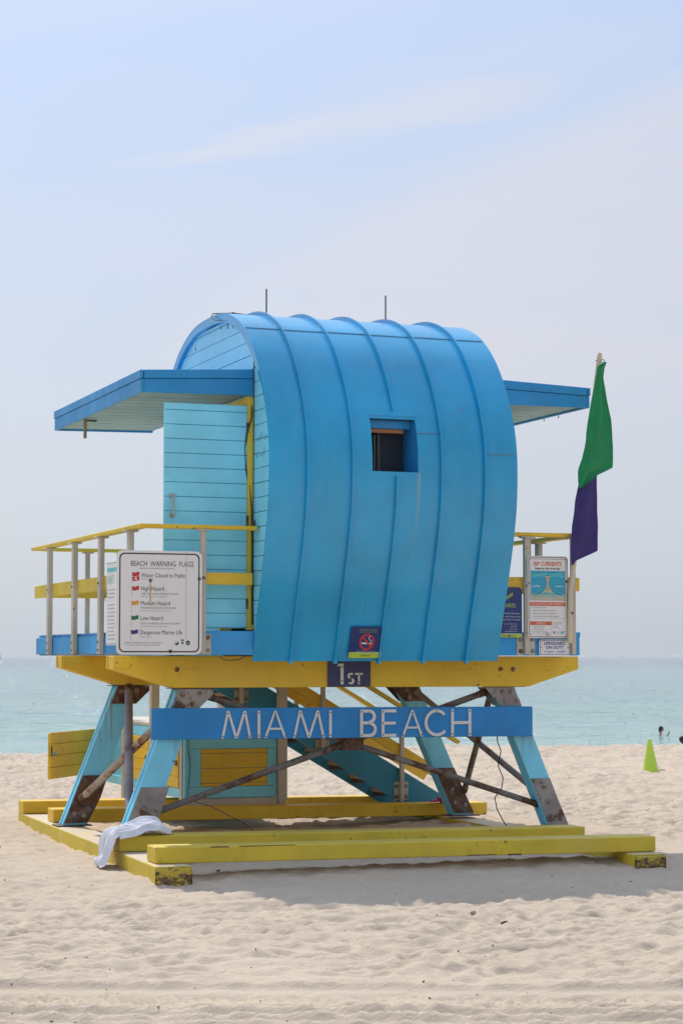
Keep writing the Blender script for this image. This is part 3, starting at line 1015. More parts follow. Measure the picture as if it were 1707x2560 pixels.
# --- door frame and the open door
fr = mesh('door_frame', *prism_x([(DOORY0, 2.15), (DOORY0 + 0.055, 2.15), (DOORY0 + 0.055, DOORZ - 0.07), (DOORY1 - 0.05, DOORZ - 0.07), (DOORY1 - 0.05, 2.15), (DOORY1, 2.15), (DOORY1, DOORZ), (DOORY0, DOORZ)], -1.175, -1.06), M['yellow_jamb'], T)
door = slab('door', -2.0, -1.185, 0.185, 0.215, 2.165, 4.315, M['aqua'], T)
z = 2.17; k = 0
while z < 4.31:
    z1 = min(z + 0.1385, 4.317)
    slab('board', -2.003, -1.178, 0.166 - 0.001 * (k % 2), 0.183, z + 0.003, z1 - 0.003, M['aqua'], door, bev=0.003)
    z = z1; k += 1
hd = tube('handle', [(-1.925, 0.165, 3.425), (-1.925, 0.125, 3.41), (-1.925, 0.118, 3.35), (-1.925, 0.118, 3.30), (-1.925, 0.125, 3.235), (-1.925, 0.165, 3.22)], 0.011, M['steel'], door, n=8)
for zz_ in (3.235, 3.425): slab('handle_plate', -1.955, -1.895, 0.155, 0.1645, zz_ - 0.018, zz_ + 0.018, M['steel'], door, bev=0.002)
for zz_ in (2.4, 3.2, 4.1): slab('hinge', -1.186, -1.165, 0.150, 0.166, zz_ - 0.05, zz_ + 0.05, M['rust'], door, bev=0.002)

# --- window in the curved sheet: deep head, sill and reveals, sliding sash inside
yw0, yw1 = yfront(WZ0), yfront(WZ1)
win = mesh('window', *prism_x([(yw1 + 0.004, WZ1), (yw1 + 0.40, WZ1), (yw1 + 0.40, WZ1 + 0.03), (yw1 + 0.004, WZ1 + 0.03)], WX0 - 0.02, WX1 + 0.02), M['awning'], T)
for x0, x1 in ((WX0 - 0.025, WX0 - 0.001), (WX1 + 0.001, WX1 + 0.025)):
    poly = [(yfront(WZ0 + (WZ1 - WZ0) * k / 6) + 0.006, WZ0 + (WZ1 - WZ0) * k / 6) for k in range(7)]
    poly += [(0.05, WZ1), (0.05, WZ0)] if x0 > 0 else [(-0.12, WZ1), (-0.12, WZ0)]
    mesh('reveal', *prism_x(poly, x0, x1), M['awning'], win)
slab('sill', WX0, WX1, yw0 + 0.004, -0.05, WZ0 - 0.03, WZ0 - 0.001, M['awning'], win, bev=0)
slab('head_board', WX0, WX1, -0.28, -0.255, WZ1 - 0.085, WZ1 - 0.001, M['awning'], win)
slab('sash_rail', WX0, WX1 - 0.06, -0.252, -0.215, WZ1 - 0.125, WZ1 - 0.085, M['window_wood'], win)
for x in (-0.045, 0.0, 0.045): slab('sash_bar', x - 0.008, x + 0.008, -0.20, -0.18, WZ0 + 0.02, WZ1 - 0.14, M['dark_metal'], win, bev=0.002)
slab('sash_sill', WX0, WX1 - 0.03, -0.20, -0.10, WZ0 + 0.001, WZ0 + 0.022, M['window_wood'], win)
M['dark_shutter'] = flat('dark_shutter', (0.008, 0.016, 0.032), 0.6)  # near-black sheet stands in for the shaded hut interior
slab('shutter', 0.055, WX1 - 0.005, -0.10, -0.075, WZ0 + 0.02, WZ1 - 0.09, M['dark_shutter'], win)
# inner floor
# --- awnings
def awning(x_in, x_out, zi0, zi1, zo0, zo1, ya, yb):
    s = 1 if x_out > x_in else -1
    v = []
    t = 0.03
    aw = mesh('awning', *(lambda v_, f_: (v_, f_))(*prism_y([(x_in, zi1 - 0.005), (x_out, zo1 - 0.005), (x_out, zo1 - 0.03), (x_in, zi1 - 0.03)], ya + 0.01, yb - 0.01)), M['awning'], T)
    def fasc(poly, y0, y1): mesh('fascia', *bevel_mesh(*prism_y(poly, y0, y1), 0.004), M['awning'], aw)
    zm_i, zm_o = zi1 - 0.088, zo1 - 0.082
    for y0, y1, k in ((ya, ya + 0.03, 0), (yb - 0.03, yb, 0)):
        out = -0.008 if y0 == ya else 0.008
        fasc([(x_in, zi0), (x_out - 0.03 * s, zo0), (x_out - 0.03 * s, zm_o - 0.004), (x_in, zm_i - 0.004)], y0, y1)
        fasc([(x_in, zm_i), (x_out - 0.03 * s, zm_o), (x_out - 0.03 * s, zo1), (x_in, zi1)], y0 + out, y1 + out)
    xo = sorted((x_out, x_out - 0.03 * s)); xo2 = sorted((x_out + 0.008 * s, x_out - 0.022 * s))
    ymid = ya + (yb - ya) * 0.52
    for y0, y1 in ((ya, ymid - 0.001), (ymid + 0.001, yb)):
        slab('fascia', *xo, y0, y1, zo0, zm_o - 0.004, M['awning'], aw)
        slab('fascia', *xo2, y0 - (0.008 if y0 == ya else 0), y1 + (0.008 if y1 == yb else 0), zm_o, zo1, M['awning'], aw)
    # soffit boards
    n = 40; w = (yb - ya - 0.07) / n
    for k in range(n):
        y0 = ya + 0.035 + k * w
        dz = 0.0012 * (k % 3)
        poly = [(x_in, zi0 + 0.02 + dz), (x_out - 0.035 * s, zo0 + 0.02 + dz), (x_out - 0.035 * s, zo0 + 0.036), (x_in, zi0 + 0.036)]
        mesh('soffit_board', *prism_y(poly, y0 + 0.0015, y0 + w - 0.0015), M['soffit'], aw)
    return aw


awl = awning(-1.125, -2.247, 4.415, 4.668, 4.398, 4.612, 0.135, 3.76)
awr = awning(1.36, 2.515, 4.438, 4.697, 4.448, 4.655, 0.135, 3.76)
# bracket hanging from the left awning
hb = slab('hook_bracket', -2.178, -2.148, 2.66, 2.695, 4.21, 4.43, M['wood'], awl)
slab('hook_arm', -2.17, -2.04, 2.665, 2.69, 4.39, 4.41, M['dark_metal'], awl, bev=0.002)
# drips of old sealant under the right awning
for (x, y) in ((2.42, 1.0), (2.44, 0.7)): slab('drip', x, x + 0.01, y, y + 0.01, 4.40, 4.45, M['soffit'], awr, bev=0.002)

# --- lightning rods and their cable along the ridge
for x, zt in ((-0.55, 5.70), (0.785, 5.715)):
    rod = tube('antenna_rod', [(x, 1.45, 5.36), (x, 1.45, zt + 0.01)], 0.0085, M['dark_metal'], T, n=8)
    tube('rod_base', [(x, 1.45, 5.37), (x, 1.45, 5.41)], 0.022, M['dark_metal'], T, n=8)
for x in (-0.95, 0.83):
    slab('cable_clamp', x - 0.035, x + 0.035, 1.30, 1.36, 5.375, 5.40, M['dark_metal'], T)
    slab('cable_clamp', x - 0.012, x + 0.012, 1.32, 1.345, 5.40, 5.425, M['dark_metal'], T)
tube('ridge_cable', [(-1.19, 0.98, 5.27), (-1.205, 1.15, 5.30), (-1.20, 1.28, 5.35), (-1.17, 1.33, 5.395), (-0.95, 1.33, 5.415), (-0.6, 1.34, 5.395), (0.1, 1.34, 5.39), (0.83, 1.33, 5.41)], 0.006, M['dark_metal'], T, n=6)
tube('wall_cable', [(-1.135, 0.165, 4.35), (-1.14, 0.14, 4.2), (-1.185, 0.15, 4.05), (-1.20, 0.17, 3.9), (-1.19, 0.165, 3.7), (-1.15, 0.16, 3.5), (-1.135, 0.155, 3.35), (-1.13, 0.15, 3.0), (-1.132, 0.14, 2.5), (-1.13, 0.14, 2.2)], 0.007, M['cable'], T, n=6)
tube('wall_cable', [(-1.128, 0.115, 4.80), (-1.13, 0.112, 4.6), (-1.128, 0.115, 4.3), (-1.13, 0.118, 3.4), (-1.128, 0.125, 2.2)], 0.0045, M['cable'], T, n=6)
bxx = slab('cable_box', -1.145, -1.121, 0.07, 0.12, 3.10, 3.20, M['dark_metal'], T)
tube('loose_wire', [(-1.50, -0.004, 1.89), (-1.46, -0.02, 1.865), (-1.40, -0.02, 1.86), (-1.30, -0.015, 1.868), (-1.24, -0.004, 1.90)], 0.005, M['cable'], T, n=6)

# --- deck
deck = slab('deck_joist', -2.15, 2.23, 0.6, 4.5, 1.93, 2.07, M['yellow'], T)
for x in (-2.0, -1.2, -0.4, 0.4, 1.2, 2.0): slab('joist', x - 0.02, x + 0.02, 0.08, 4.56, 1.915, 1.928, M['yellow'], deck, bev=0)
k = 0; y = 0.045
while y < 4.60:
    y1 = min(y + 0.14, 4.60)
    xo = random.uniform(-0.008, 0.004)
    slab('deck_board', -2.212 + xo, 2.285, y + 0.003, y1 - 0.003, 2.105, 2.135, M['deck_top'], deck, bev=0.003)
    y = y1; k += 1
for x0, x1 in ((-2.235, -1.122), (1.365, 2.309)):
    slab('fascia_board', x0, x1, 0.0, 0.04, 1.908, 2.137, M['fascia'], deck, bev=0.005)
slab('fascia_board', -2.235, -2.20, 0.042, 4.64, 1.918, 2.103, M['fascia'], deck, bev=0.005)
slab('fascia_board', 2.272, 2.309, 0.042, 4.64, 1.905, 2.103, M['fascia'], deck, bev=0.005)
slab('fascia_board', -2.198, 2.27, 4.60, 4.64, 1.905, 2.103, M['fascia'], deck, bev=0.005)
slab('edge_board', 2.10, 2.311, -0.012, -0.002, 2.09, 2.14, M['fascia'], deck, bev=0.003)

# --- two big beams with bevelled ends
for y0 in (0.37, 2.50):
    y1 = y0 + 0.27
    zt, zb, ze = 1.903, 1.602 - (0.006), 1.775
    poly = [(-2.422, zt), (2.484, zt - 0.008), (2.484, ze - 0.012), (1.92, zb - 0.006), (-1.83, zb), (-2.422, ze)]
    bmn = mesh('beam', *bevel_mesh(*prism_y(poly, y0, y1), 0.006), M['yellow'], T)
    for ya in (y0 + 0.004, y0 + 0.24): slab('end_trim', -2.434, -2.4225, ya, ya + 0.03, ze + 0.002, zt, M['yellow_jamb'], bmn, bev=0.003)
    for x, z, m_ in ((-1.81, 1.772, 'bolt_yellow'), (-1.64, 1.768, 'yellow'), (1.60, 1.765, 'bolt_yellow'), (1.74, 1.765, 'bolt')): bolt((x, y0, z), bmn, 0.017, 0.014, 'y', M[m_])

# --- splayed legs with steel plates
def leg(xt, xb, zt, zb, w, y0, th, front):
    """leg leaning from xt (top, left edge) to xb (foot, left edge)"""
    y1 = y0 + th
    mid = []
    lg = mesh('leg', *bevel_mesh(*prism_y([(xt, zt), (xt + w, zt), (xb + w, zb), (xb, zb)], y0, y0 + th * 0.30), 0.004), M['aqua_leg'], T)
    sh = 0.02 if xb < xt else -0.02
    mesh('leg_board', *bevel_mesh(*prism_y([(xt + 0.012, zt), (xt + w - 0.012, zt), (xb + w - 0.012, zb), (xb + 0.012, zb)], y0 + th * 0.30 + 0.002, y0 + th * 0.70 - 0.002), 0.003), M['aqua_leg'], lg)
    mesh('leg_board', *bevel_mesh(*prism_y([(xt, zt), (xt + w, zt), (xb + w, zb), (xb, zb)], y0 + th * 0.70, y1), 0.004), M['aqua_leg'], lg)
    X_ = lambda z: xt + (xb - xt) * (zt - z) / (zt - zb)
    m1 = M['plate'] if front else M['rust']
    wi = 0.11 if xb < xt else 0.0
    wl_ = 0.0 if xb < xt else 0.13
    for yy, s in ((y0 - 0.010, 1), (y1 + 0.002, 1)):
        a, b = zt, zt - 0.185
        mesh('gusset_plate', *prism_y([(X_(a) + 0.02 - wl_, a), (X_(a) + w + wi, a), (X_(a) + w + wi, a - 0.05), (X_(b) + w + wi * 0.35, b), (X_(b) + 0.02 - wl_ * 0.25, b)], yy, yy + 0.008), m1, lg)
        a, b = 0.655, zb + 0.02
        mesh('foot_plate', *prism_y([(X_(a) + 0.012, a), (X_(a) + w + wi * 0.3, a), (X_(0.42) + w + wi * 0.4, 0.42), (X_(b) + w + 0.01, b), (X_(b) + 0.012, b)], yy, yy + 0.008), m1, lg)
    tag_ = 0.05
    for z, fx in ((zt - 0.05, 0.3), (zt - 0.045, 0.95 if xb < xt else 0.75), (zt - 0.14, 0.25), (zt - 0.14, 0.85)):
        bolt((X_(z) + w * fx, y0 - 0.010, z), lg, 0.02, 0.018)
    for z, fx in ((0.56, 0.5), (0.42, 0.45), (0.27, 0.3), (0.24, 0.75)):
        bolt((X_(z) + w * fx, y0 - 0.010, z), lg, 0.017, 0.015)
    slab('cap_plate', min(xt, xt + w) - 0.05, max(xt, xt + w) + 0.12, y0 - 0.02, y1 + 0.02, zt + 0.002, zt + 0.010, M['rust'], lg, bev=0)
    slab('foot_shoe', xb - 0.06, xb + w + 0.06, y0 - 0.04, y1 + 0.04, zb - 0.012, zb - 0.001, M['rust'], lg, bev=0)
    return lg


LT = 1.583
leg(-1.803, -2.355, LT, 0.145, 0.255, 0.40, 0.17, True)
leg(1.545, 2.155, LT, 0.125, 0.225, 0.40, 0.17, True)
leg(-1.842, -2.405, LT, 0.145, 0.25, 2.53, 0.17, False)
leg(1.37, 2.03, LT, 0.13, 0.245, 2.53, 0.17, False)

# --- pipe braces
P = {'FLt': (-1.44, 0.60, 1.50), 'FLb': (-2.02, 0.60, 0.37), 'FRt': (1.52, 0.55, 1.53), 'FRb': (2.13, 0.60, 0.36)}
def brace(a, b, r, m, flange=True, lab=None):
    br = tube('brace_pipe', [a, b], r, M[m], T, n=16, label=lab)
    a, b = Vector(a), Vector(b); d = (b - a).normalized()
    for p, s in ((a, 1), (b, -1)):
        tube('pipe_end', [p, p + d * s * 0.09], r * 1.12, M['rust'], br, n=16)
    return br
brace((-1.47, 0.52, 1.515), (2.10, 0.50, 0.375), 0.031, 'pipe')
brace((1.53, 0.57, 1.535), (-2.03, 0.54, 0.385), 0.033, 'pipe')
slab('brace_hub', -0.07, 0.15, 0.47, 0.485, 0.965, 1.10, M['rust'], T)
slab('brace_hub', -0.07, 0.15, 0.61, 0.622, 0.965, 1.10, M['rust'], T)
brace((-2.22, 2.45, 0.42), (-1.62, 0.60, 1.52), 0.040, 'pipe_rust', lab='rust-striped cream diagonal pipe')
brace((-1.735, 2.42, 1.575), (-2.20, 0.62, 0.35), 0.042, 'pipe_clean', lab='smooth grey pipe')
brace((2.13, 2.46, 0.40), (1.60, 0.60, 1.53), 0.033, 'pipe')
brace((1.50, 2.46, 1.55), (2.20, 0.60, 0.44), 0.033, 'pipe_clean')

# --- railings
def railing():
    rl = thing_part = slab('railing', -2.33, -1.13, -0.06, 0.05, 3.10, 3.137, M['yellow'], T, bev=0.006)
    return rl
# top rails (flat boards), mid rails, posts with bolted brackets
rail = slab('top_rail', -2.30, -1.14, -0.055, 0.06, 3.098, 3.137, M['yellow'], T, bev=0.007)
v, f = prism_y([(0, 0)], 0, 1) if False else (None, None)
slab('top_rail', -2.305, -2.195, 0.062, 4.64, 3.10, 3.138, M['sled'], T, bev=0.007)
slab('top_rail', -2.193, -1.20, 4.56, 4.67, 3.10, 3.138, M['sled'], T, bev=0.007)
slab('mid_rail', -2.225, -1.20, 4.60, 4.635, 2.565, 2.705, M['yellow'], T, bev=0.005)
slab('mid_rail', -2.242, -2.205, 0.03, 4.72, 2.56, 2.70, M['sled'], T, bev=0.005)
slab('mid_rail', -1.64, -1.17, 0.003, 0.04, 2.575, 2.69, M['yellow'], T, bev=0.005)
slab('top_rail', 1.18, 2.24, -0.055, 0.06, 3.098, 3.137, M['yellow'], T, bev=0.007)
slab('top_rail', 2.25, 2.36, -0.02, 4.64, 3.098, 3.136, M['sled'], T, bev=0.007)
slab('mid_rail', 1.18, 2.315, 0.004, 0.04, 2.555, 2.69, M['yellow'], T, bev=0.005)
slab('mid_rail', 2.255, 2.29, 0.045, 4.6, 2.56, 2.70, M['sled'], T, bev=0.005)
slab('top_rail', 1.9, 2.24, 4.56, 4.67, 3.10, 3.138, M['sled'], T, bev=0.007)


def rail_post(x0, y0, w=0.05, d=0.09, zb=1.915, bracket=None, bolts='x'):
    p = slab('rail_post', x0, x0 + w, y0, y0 + d, zb, 3.096, M['post'], T, bev=0.005)
    slab('post_cap', x0 - 0.04, x0 + w + 0.04, y0 - 0.02, y0 + d + 0.02, 3.083, 3.0975, M['post'], p, bev=0.003)
    if bracket == 'left_side':
        slab('bracket', x0 + w - 0.004, x0 + w + 0.003, y0 + d + 0.002, y0 + d + 0.05, 1.93, 2.08, M['bracket'], p, bev=0)
        for z in (1.96, 2.04): bolt((x0, y0 + d * 0.5, z), p, 0.010, 0.01, 'x')
        bolt((x0, y0 + d * 0.5, 2.63), p, 0.010, 0.01, 'x')
    return p


for y in (0.37, 1.50, 2.63, 3.80): rail_post(-2.288, y, 0.05, 0.09, bracket='left_side')
# front left post, flat bracket with two rusty bolts beside it
p = rail_post(-1.70, -0.055, 0.05, 0.052)
slab('bracket', -1.645, -1.585, -0.010, -0.002, 1.915, 2.11, M['bracket'], p, bev=0.002)
for z in (1.955, 2.075): bolt((-1.615, -0.010, z), p, 0.014, 0.012)
bolt((-1.675, -0.055, 2.635), p, 0.011, 0.01)
# right posts
p = rail_post(1.675, -0.055, 0.055, 0.052)
slab('bracket', 1.60, 1.67, -0.012, -0.002, 1.91, 2.09, M['bracket'], p, bev=0.002)
slab('bracket', 1.732, 1.80, -0.012, -0.002, 1.91, 2.09, M['bracket'], p, bev=0.002)
for x in (1.64, 1.775):
    for z in (1.95, 2.065): bolt((x, -0.012, z), p, 0.016, 0.013)
bolt((1.70, -0.055, 2.60), p, 0.013, 0.012)
rail_post(1.745, 0.045, 0.05, 0.05)
rail_post(2.20, -0.05, 0.045, 0.048)
for y in (0.9, 2.0, 3.2): rail_post(2.295, y, 0.05, 0.09)
rail_post(-1.66, 4.645, 0.05, 0.05); rail_post(-1.25, 4.645, 0.05, 0.05)
rail_post(2.0, 4.645, 0.05, 0.05)

# --- sled of heavy timbers under the legs
c17, s17 = math.cos(R(1.7)), math.sin(R(1.7))
def SL(a, b, z): return (-2.605 + a * c17 + b * s17, -1.76 - a * s17 + b * c17, z - 0.0082 * a)
def timber(name, a0, a1, b0, b1, z0, z1, mat, parent=None, bev=0.008, sub=1):
    v = [SL(a, b, z) for z in (z0, z1) for a, b in ((a0, b0), (a1, b0), (a1, b1), (a0, b1))]
    f = [[3, 2, 1, 0], [4, 5, 6, 7]] + [[i, (i + 1) % 4, 4 + (i + 1) % 4, 4 + i] for i in range(4)]
    v, f = bevel_mesh(v, f, bev)
    return mesh(name, v, f, mat, parent or T)
sk = timber('skid_timber', 0.0, 0.315, 0.02, 6.42, -0.06, 0.13, M['sled_sandy'])
timber('skid_end', -0.003, 0.318, -0.012, 0.018, -0.06, 0.124, M['sled_worn'], sk, bev=0.02)
sk2 = timber('skid_timber', 4.49, 4.80, 0.03, 6.45, -0.03, 0.128, M['sled_sandy'])
timber('skid_end', 4.487, 4.803, -0.003, 0.028, -0.03, 0.124, M['sled_worn'], sk2, bev=0.02)
timber('cross_timber', 0.045, 4.80, 0.20, 0.50, 0.133, 0.272, M['sled'])
timber('cross_timber', 0.0, 4.64, 1.36, 1.66, 0.133, 0.272, M['sled'])
timber('cross_timber', 0.08, 5.08, 4.82, 5.12, 0.133, 0.272, M['yellow'])
timber('cross_timber', 0.0, 4.60, 6.14, 6.42, 0.133, 0.272, M['yellow'])
# peeled strips on the front timber
for (a, b, w) in ((0.52, 0.70, 0.01), (0.78, 0.95, 0.008), (3.3, 3.45, 0.014), (2.9, 3.2, 0.008), (0.9, 1.3, 0.006)):
    zt_ = 0.2705 if a < 1 else 0.145
    v = [SL(a, 0.1985, zt_ - w), SL(b, 0.1985, zt_ - w), SL(b - 0.01, 0.1985, zt_), SL(a + 0.02, 0.1985, zt_)]
    mesh_raw('paint_chip', v, [[0, 1, 2, 3]], M['rust'], T)

# --- stairs at the back
zn = lambda x: 0.727 - 0.585 * (x - 1.533)       # top edge of the near stringer
def stringer(y0):
    x0, x1 = -0.80, 2.62
    poly = [(x0, zn(x0)), (x1, zn(x1)), (x1 - 0.12, 0.03), (2.06, 0.03), (x0, zn(x0) - 0.375)]
    return mesh('stringer', *bevel_mesh(*prism_y(poly, y0, y0 + 0.045), 0.004), M['teal'], stair)
stair = mesh('staircase', *prism_y([(-0.98, 2.10), (-0.78, 2.10), (-0.78, 2.06), (-0.98, 2.06)], 3.42, 4.28), M['teal'], T)
stringer(3.40); stringer(4.235)
k = 0
x = -0.66
while x < 2.3:
    z = zn(x) - 0.205
    slab('tread', x - 0.135, x + 0.135, 3.448, 4.232, z - 0.04, z, M['wood'], stair, bev=0.004)
    slab('tread_bracket', x - 0.10, x + 0.10, 3.448, 3.456, z - 0.10, z - 0.042, M['rust'], stair, bev=0)
    slab('tread_bracket', x - 0.10, x + 0.10, 4.224, 4.231, z - 0.10, z - 0.042, M['rust'], stair, bev=0)
    x += 0.278
for y, px in ((3.35, (-0.18, 0.79, 1.755)), (4.285, (-0.15, 0.80, 1.80))):
    for x in px:
        zt_ = zn(x) + 0.705
        zb_ = zn(x) - 0.36
        p = slab('stair_post', x - 0.024, x + 0.024, y, y + 0.048, zb_, zt_ - 0.02, M['post'], stair, bev=0.004)
        if y < 4:
            for s in (-1, 1):
                xa, xb_ = sorted((x + s * 0.026, x + s * 0.085))
                slab('post_bracket', xa, xb_, y + 0.036, y + 0.047, zb_ + 0.01, zb_ + 0.22, M['bracket'], stair, bev=0.002)
                for zz_ in (zb_ + 0.05, zb_ + 0.17): bolt((x + s * 0.058, y + 0.036, zz_), stair, 0.016, 0.012)
for y in (3.30, 4.335):
    a, b = (-0.8, 2.44)
    beam('handrail', (a, y + 0.02, zn(a) + 0.705), (b, y + 0.02, zn(b) + 0.705), 0.04, 0.10, M['sled'], stair, side=(0, 1, 0))
for y, x1, up in ((3.40, 2.26, 0.212), (4.25, 2.43, 0.262)):
    beam('stair_mid_rail', (-0.8, y, zn(-0.8) + up), (x1, y, zn(x1) + up), 0.118, 0.036, M['yellow'], stair, side=(0, 1, 0))

# posts carrying the landing
for (x, y) in ((-0.876, 3.36), (-0.876, 4.62), (-0.876, 5.86), (0.30, 5.75)):
    slab('landing_post', x - 0.0, x + 0.10, y, y + 0.10, 0.10 if y < 4 else 0.0, 1.90, M['post'], T, bev=0.005)
slab('landing_post', 0.225, 0.325, 3.26, 3.36, 0.28, 1.90, M['post'], T, bev=0.005)

# ------------------------------------------------------------------ storage locker under the deck
K = thing('storage_locker', (-0.25, 5.2, 0.3), 'long aqua storage locker with yellow plank panels under the back of the tower', 'storage locker')
body = slab('locker_body', -0.84, 0.20, 3.40, 7.0, 0.32, 1.08, M['aqua_leg'], K)
slab('lid', -0.87, 0.25, 3.37, 7.05, 1.085, 1.125, M['post'], K)
slab('front_post', 0.235, 0.30, 3.27, 3.34, 0.25, 1.10, M['post'], K)
slab('plinth', -0.86, 0.232, 3.30, 3.39, 0.245, 0.325, M['post'], K)
fp = slab('front_panel', -0.84, 0.215, 3.345, 3.395, 0.33, 1.08, M['aqua_leg'], K)
# frame boards round the front's yellow planks
slab('frame_board', -0.80, 0.215, 3.318, 3.343, 0.875, 1.08, M['aqua'], fp); slab('frame_board', -0.80, 0.215, 3.318, 3.343, 0.33, 0.452, M['aqua'], fp)
slab('frame_board', -0.80, -0.668, 3.318, 3.343, 0.456, 0.871, M['aqua'], fp); slab('frame_board', 0.112, 0.215, 3.318, 3.343, 0.456, 0.871, M['aqua'], fp)
slab('corner_board', -0.862, -0.803, 3.30, 3.345, 0.33, 1.08, M['aqua'], fp)
for z0, z1 in ((0.456, 0.49), (0.494, 0.655), (0.659, 0.82), (0.824, 0.871)):
    slab('plank', -0.665, 0.109, 3.326, 3.343, z0, z1, M['yellow'], fp, bev=0.004)
# side: three bays of yellow planks in aqua frames
sdp = slab('side_frame', -0.862, -0.842, 3.47, 7.0, 0.33, 0.43, M['aqua'], K)
slab('side_frame', -0.862, -0.842, 3.47, 7.0, 0.96, 1.08, M['aqua'], K)
for y0, y1 in ((3.50, 4.60), (4.75, 5.84)):
    dr = slab('side_door', -0.860, -0.843, y0, y1, 0.434, 0.956, M['yellow'], K)
    for z0, z1 in ((0.436, 0.56), (0.564, 0.69), (0.694, 0.82), (0.824, 0.954)):
        slab('plank', -0.874, -0.861, y0 + 0.01, y1 - 0.01, z0, z1, M['yellow'], dr, bev=0.003)
    slab('latch', -0.888, -0.875, y0 + 0.04, y0 + 0.10, 0.68, 0.74, M['dark_metal'], dr)
# last bay's door stands open
h0 = Vector((-0.885, 6.98, 0)); h1 = Vector((-1.815, 5.72, 0))
dn = (h1 - h0).normalized(); sdn = Vector((-dn.y, dn.x, 0))
bk = beam('open_door', h0 + Vector((0, 0, 0.70)) + sdn * -0.02, h1 + Vector((0, 0, 0.70)) + sdn * -0.02, 0.545, 0.02, M['yellow'], K, side=tuple(sdn))
for k in range(4):
    zc_ = 0.432 + 0.14 * k + 0.066
    for sgn in (1,):
        beam('plank', h0 + Vector((0, 0, zc_)) + sdn * 0.0, h1 + Vector((0, 0, zc_)) + sdn * 0.0, 0.134, 0.018, M['yellow'], bk, side=tuple(sdn))
        q = h0 + (h1 - h0)
off = sdn * 0.0
hp = h1 - dn * 0.10
for s in (-1, 1):
    beam('latch', h1 - dn * 0.01 + sdn * s * 0.014 + Vector((0, 0, 0.73)), h1 - dn * 0.15 + sdn * s * 0.014 + Vector((0, 0, 0.73)), 0.035, 0.008, M['steel'], bk, side=tuple(sdn))
    beam('latch_plate', h1 - dn * 0.0 + sdn * s * 0.013 + Vector((0, 0, 0.765)), h1 - dn * 0.04 + sdn * s * 0.013 + Vector((0, 0, 0.765)), 0.12, 0.006, M['rust'], bk, side=tuple(sdn))

# ------------------------------------------------------------------ name board with raised letters
NB = thing('name_board', (-0.05, 0.36, 1.09), 'long blue board with raised white letters across the front legs', 'name board')
zoff = lambda x: -0.0048 * (x + 2.06)
board = mesh('board', *bevel_mesh(*prism_y([(-2.06, 1.105), (1.945, 1.086), (1.945, 1.387), (-2.06, 1.404)], 0.345, 0.382), 0.004), M['sign_blue'], NB)
LY0, LY1 = 0.330, 0.3425


def letter(polys, x0, x1, zlo, zhi, screws):
    """a letter cut from sheet: every stroke polygon in 0..1 space"""
    v, f = [], []
    for k, poly in enumerate(polys):
        pts = [(x0 + u * (x1 - x0), zlo + w * (zhi - zlo)) for u, w in poly]
        vv, ff = prism_y(pts, LY0 - 0.0006 * k, LY1)
        o_ = len(v); v += vv; f += [[i + o_ for i in q] for q in ff]
    o = mesh('letter', v, f, M['letter'], NB)
    for (u, w) in screws:
        bolt((x0 + u * (x1 - x0), LY0 - 0.001, zlo + w * (zhi - zlo)), o, 0.0055, 0.004, 'y', M['rust'], 'screw')


